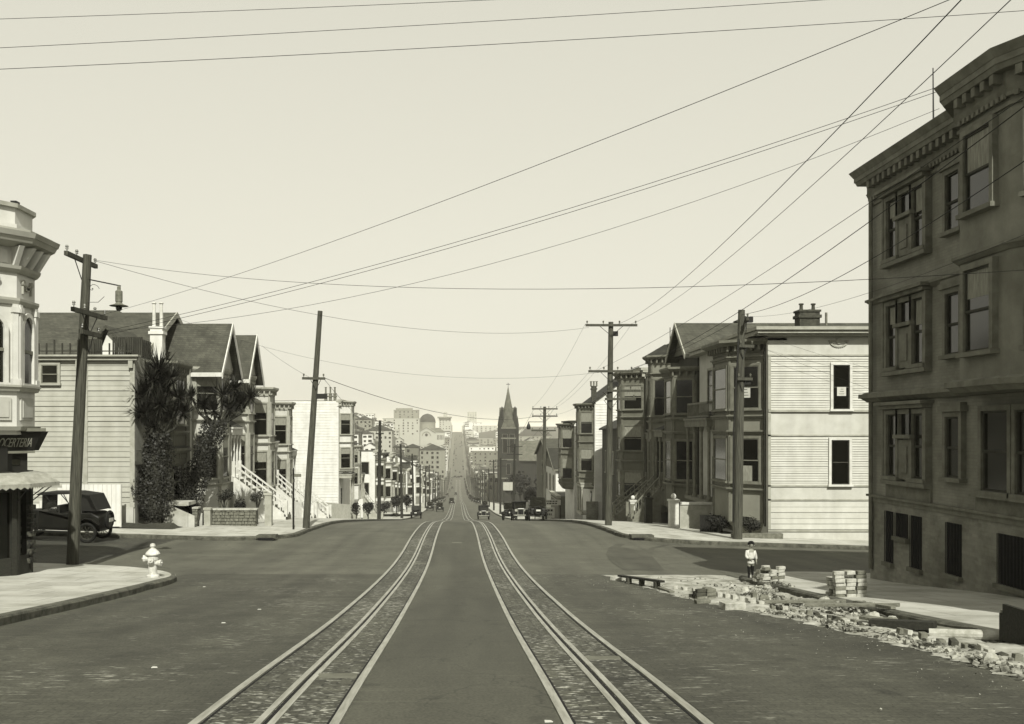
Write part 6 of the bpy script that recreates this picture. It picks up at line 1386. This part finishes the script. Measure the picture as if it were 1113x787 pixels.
# ================================================================== ROAD WORKS on the right
edge = [(25.3, 4.0), (24, 4.25), (22, 4.45), (20, 4.6), (18.6, 4.75), (17, 5.05), (15, 5.5), (13, 5.65), (11, 5.7), (9, 5.6), (7, 5.2), (4, 5.0)]
sa = MB(); rr = random.Random(31); rows = []
ys_ = [4+.1*i for i in range(int((25.6-4)/.1))]
def xe(y):
    for (a, xa_), (b, xb_) in zip(edge, edge[1:]):
        if b <= y <= a: return xb_+(xa_-xb_)*(y-b)/(a-b)
    return 4.0 if y > 20 else 5.0
nb_ = 26
for y in ys_:
    x0 = xe(y)+.05*math.sin(y*5.1)+.04*math.sin(y*13.7)+.025*math.sin(y*31)+rr.uniform(-.02,.02); x1 = HW+.0 if y < 22.4 else HW+.3
    for i in range(nb_+1):
        t = i/nb_; x = x0+(x1-x0)*t; bump = (.012+.05*abs(math.sin(x*3.1+y*1.3)*math.sin(y*2.3-x*1.7))+.02*rr.random())*min(1, t*5)*min(1, max(0.05, (25.4-y)/2.5))
        sa.v.append((x, y, G(x, y)+.009+bump))
sa.f = [(j*(nb_+1)+i, j*(nb_+1)+i+1, (j+1)*(nb_+1)+i+1, (j+1)*(nb_+1)+i) for j in range(len(ys_)-1) for i in range(nb_)]
so = sa.build('dirt_strip', 'sand', org=(0,0,0), recalc=False, smooth=True); so['kind'] = 'structure'
def stone_mb(mb, c, s, rr, irr=.25):
    q = [Vector((a*s[0]/2*(1+rr.uniform(-irr,irr)), b*s[1]/2*(1+rr.uniform(-irr,irr)), d*s[2]/2*(1+rr.uniform(-irr,irr)))) for d in (-1,1) for a, b in ((-1,-1),(1,-1),(1,1),(-1,1))]
    M_ = Matrix.Rotation(rr.uniform(0,6.28), 3, 'Z') @ Matrix.Rotation(rr.uniform(-.5,.5), 3, 'X') @ Matrix.Rotation(rr.uniform(-.5,.5), 3, 'Y')
    mb.hexa([tuple(Vector(c)+M_@v) for v in q])
# loose rubble: heaps and the ribbon along the asphalt edge
rb = MB()
def scatter(n, f, smin, smax):
    for i in range(n):
        x, y, h_ = f(); s = smin+(smax-smin)*rr.random()**2; g0 = G(x, y)+(KB if x > HW+.02 and y < 24 else .03)
        stone_mb(rb, (x, y, g0+h_+s*.2), (s, s*rr.uniform(.6,1), s*rr.uniform(.45,.8)), rr)
def ribbon():
    y = rr.uniform(8.2, 16.5); t = rr.random(); return (xe(y)+.02+t*.42+rr.gauss(0,.04)+(.1 if y > 14 else 0), y, rr.random()*.02)
scatter(900, ribbon, .015, .075)
def strew():
    y = rr.uniform(8, 24.5); return (xe(y)+rr.random()*(7.0-xe(y)), y, 0)
scatter(700, strew, .008, .04)
def mid():
    y = rr.uniform(16, 22.5); return (5.6+rr.random()*1.4-.12*(19-y)*0, y, rr.random()*.06)
scatter(160, mid, .02, .08)
def heap(cx_, cy_, R_, H_):
    def f():
        a = rr.uniform(0,6.28); r = R_*math.sqrt(rr.random()); return (cx_+r*math.cos(a), cy_+r*math.sin(a)*1.4, H_*(1-r/R_)*rr.random()**.5)
    return f
for a in ((6.3, 17.6, .6, .16), (6.8, 16.2, .55, .18), (6.3, 19.2, .45, .12), (7.0, 20.7, .5, .14), (6.6, 15.0, .4, .1)): scatter(170, heap(*a), .015, .08)
def asp():
    y = rr.uniform(7.5, 24); return (xe(y)-rr.expovariate(1.6), y, 0)
scatter(500, asp, .004, .016)
rbo = rb.build('rubble', 'rubble_stone', org=(0,0,0)); rbo['kind'] = 'stuff'; tag(rbo, 'broken stone rubble strewn along the torn-up road edge at the right', 'rubble')
# things one could pick up
def block_thing(x, y, z, s, yaw, lab, grp=None, m='stone_mid', name='paving_block', cat='paving block', tilt=(0,0), irr=.08):
    mb = MB(); q = [(a*s[0]/2*(1+rr.uniform(-irr,irr)), b*s[1]/2*(1+rr.uniform(-irr,irr)), d*s[2]/2*(1+rr.uniform(-irr,irr))) for d in (-1,1) for a, b in ((-1,-1),(1,-1),(1,1),(-1,1))]
    mb.hexa(q); o = mb.build(name, m, org=(0,0,0), bevel=.008); o.location = (x, y, z+s[2]/2); o.rotation_euler = (tilt[0], tilt[1], yaw); return tag(o, lab, cat, grp)
y = 8.3; k = 0
while y < 16.6:       # upright blocks set in a row
    x = xe(y)+.52+.03*math.sin(k); block_thing(x, y, G(x, y)+.0, (.085, .11, rr.uniform(.08,.14)), rr.uniform(-.2,.2), 'small paving block set upright in the row along the torn road edge', 'upright blocks in the edge row', rr.choice(['stone_light','stone_mid','stone_mid','stone_dark']), irr=.2, tilt=(rr.uniform(-.15,.15), rr.uniform(-.15,.15))); y += rr.uniform(.17, .27); k += 1
for i in range(12):
    y = 17.2+.33*i; x = 5.65-.02*i*i*.3+rr.uniform(-.03,.03); block_thing(x, y, G(x, y), (.1,.14,.13), rr.uniform(-.3,.3), 'pale paving block in the broken row in front of the rubble heap', 'blocks of the broken second row', 'stone_light')
def stack(cx_, cy_, nx_, ny_, nz_, lab, grp, base=KB, ang=0, drop=.2, ms=('stone_light','stone_light','stone_mid')):
    for iz in range(nz_):
        for ix in range(nx_):
            for iy in range(ny_):
                if iz >= nz_-2 and rr.random() < .45: continue
                if rr.random() < drop*.2: continue
                if iz and (ix+iy*2) % 5 == 4 and iz > nz_-3: continue
                a = ix-(nx_-1)/2; b_ = iy-(ny_-1)/2; dx = a*.225+rr.uniform(-.02,.02); dy = b_*.13+rr.uniform(-.015,.015); x = cx_+dx*math.cos(ang)-dy*math.sin(ang); y = cy_+dx*math.sin(ang)+dy*math.cos(ang)
                block_thing(x, y, G(cx_, cy_)+base+iz*.074, (rr.uniform(.18,.215), .11, .07), ang+rr.uniform(-.15,.15), lab, grp, rr.choice(ms), irr=.1)
stack(7.6, 18.0, 3, 3, 7, 'pale paving block in the neat stack on the pavement before the apartment block', 'blocks of the tall stack', ang=.1)
stack(7.4, 21.9, 3, 3, 5, 'pale paving block in the loose stack beside the child', 'blocks of the stack by the child', ang=.4)
stack(5.05, 19.0, 2, 3, 3, 'dark paving block in the small pile alone at the asphalt edge', 'blocks of the small pile', base=.02, ang=.2, drop=0, ms=('stone_dark', 'stone_mid'))
block_thing(5.05, 16.9, G(5.05,16.9)+.01, (.42,.26,.13), .1, 'single long white stone slab lying on the asphalt edge', None, 'stone_light')
block_thing(4.78, 18.0, G(4.78,18)+.01, (.3,.14,.08), .2, 'thin grey brick lying flat by the small dark pile', None, 'stone_mid')
block_thing(5.85, 18.2, G(5.9,18.2)+.01, (.1,.1,.2), .2, 'lone upright grey stone standing on the dirt strip', None, 'stone_mid')
for i, (x, y, sz, yw) in enumerate(((4.1,23.8,(.3,.16,.1),-.5),(4.25,22.9,(.12,.1,.14),.2),(4.45,22.3,(.12,.1,.15),.1),(4.62,21.4,(.14,.1,.16),.3))):
    block_thing(x, y, G(x,y)+.01, sz, yw, ['flat pale slab at the far end of the barrier planks', 'small dark block propping the far end of the plank', 'small dark block propping the middle of the plank', 'small dark block propping the near end of the plank'][i], None, 'stone_light' if i == 0 else 'stone_dark')
def plank(p0, p1, w_, t_, lab, m='wood_pale', name='plank', cat='plank'):
    p0 = Vector(p0); p1 = Vector(p1); d = (p1-p0).normalized(); sdv = d.cross(Vector((0,0,1))).normalized(); up = sdv.cross(d)
    mb = MB(); mb.hexa([p0-sdv*w_/2, p1-sdv*w_/2, p1+sdv*w_/2, p0+sdv*w_/2, p0-sdv*w_/2+up*t_, p1-sdv*w_/2+up*t_, p1+sdv*w_/2+up*t_, p0+sdv*w_/2+up*t_]); return tag(mb.build(name, m, bevel=.006), lab, cat)
gp = lambda x, y, h_: (x, y, G(x, y)+h_)
plank(gp(4.15,23.6,.12), gp(4.7,21.2,.17), .14, .05, 'long low plank propped on blocks at the asphalt corner', 'wood_dark'); plank(gp(4.66,21.5,.03), gp(4.72,20.3,.02), .12, .04, 'pale plank end lying just below the propped plank')
plank(gp(6.1,13.6,.06), gp(6.75,13.0,.08), .16, .12, 'dark squared timber lying on the dirt near the kerb', 'wood_dark'); plank(gp(6.35,14.4,.1), gp(7.0,12.6,.05), .2, .05, 'pale board lying across the trench by the kerb'); plank(gp(5.7,17.3,.08), gp(7.0,16.6,.16), .14, .05, 'pale board on the rubble heap below the block stack'); plank(gp(6.0,15.9,.16), gp(7.3,15.2,.22), .12, .05, 'narrow board lying across rubble beside the kerb'); plank(gp(6.9,16.0,.2), gp(7.05,14.9,.2), .09, .05, 'short pale stick crossing the end of the rubble heap')
pp = MB().tube(gp(6.35, 12.4, .1), gp(7.1, 12.0, .12), .07, n=12).build('pipe_length', 'stone_light'); tag(pp, 'pale length of pipe lying against the kerb before the sand box', 'pipe')
sbx = thing('sand_box', (7.6, 11.6, G(7.6, 11.6)), 'low dark wooden box wall on the pavement edge at the far right', 'wooden box')
MB().box(6.95, 9.2, 11.75, 11.82, G(7.6,11.8)+.02, G(7.6,11.8)+.43).build('side_board', 'wood_dark', sbx); MB().box(6.95, 7.0, 10.0, 11.75, G(7,10.8)-.02, G(7,10.8)+.45).build('end_board', 'wood_dark', sbx); MB().box(7.0, 9.2, 11.82, 11.88, G(7.6,11.8)+.38, G(7.6,11.8)+.46).build('top_rail', 'wood_pale', sbx)
for i, (x, y, s_) in enumerate(((6.55,13.9,.2),(6.75,14.3,.17),(6.6,14.6,.22),(5.95,9.1,.2),(6.1,8.6,.24),(5.65,8.2,.18),(6.25,9.5,.16),(5.85,10.1,.16),(6.9,17.3,.24),(5.95,17.9,.22),(6.9,20.5,.2),(6.3,20.2,.18))):
    mb = MB(); mb.lathe((0,0,0), [(.3*s_,0),(.52*s_,.15*s_),(.5*s_,.45*s_),(.3*s_,.68*s_),(.05*s_,.72*s_)], 7); o = mb.build('stone', 'stone_light' if i % 3 else 'stone_mid', org=(0,0,0))
    for v in o.data.vertices: v.co += Vector((rr.uniform(-.08,.08), rr.uniform(-.08,.08), rr.uniform(-.05,.05)))*s_
    o.location = (x, y, G(x, y)+.03); o.rotation_euler = (0, 0, rr.uniform(0,6)); tag(o, 'rounded pale stone lying loose in the road works at the right', 'stone', 'loose rounded stones')
# scraps of paper and stone on the roadway
for i, (px, py, d, lb) in enumerate(((168, 729, 9.9, 'small white scrap lying on the brick road at the left'), (137, 643, 21.0, 'pale flat scrap in the gutter below the left kerb'), (222, 633, 21.9, 'pale scrap on the road just past the rounded left corner'), (243, 679, 14.6, 'pale stick-like scrap on the left of the roadway'), (282, 664, 16.8, 'pale scrap on the roadway left of the left track'), (596, 785, 7.2, 'white scrap by the right track at the bottom of the view'))):
    x = (px-498)*d/1000; o = MB().prism([(x-.03, d-.02), (x+.035, d-.012), (x+.02, d+.02), (x-.028, d+.024)], G(x, d)+.012, G(x, d)+.02).build('paper_scrap', 'poster_white'); tag(o, lb, 'scrap')

# ------------------------------------------------------------------ haze
hz = MB().box(-4300, 4300, -40, 8200, -75, 62).build('haze', 'wall_white', org=(0,0,0)); hz['kind'] = 'stuff'; hz.data.materials.clear()
hm = bpy.data.materials.new('haze_air'); hm.use_nodes = True; hn = hm.node_tree; hn.nodes.clear()
ho = hn.nodes.new('ShaderNodeOutputMaterial'); hv = hn.nodes.new('ShaderNodeVolumePrincipled'); hv.inputs['Density'].default_value = .00015; hv.inputs['Color'].default_value = (1, .96, .82, 1); hv.inputs["Anisotropy"].default_value = -0.3
hn.links.new(hv.outputs[0], ho.inputs['Volume']); hz.data.materials.append(hm)
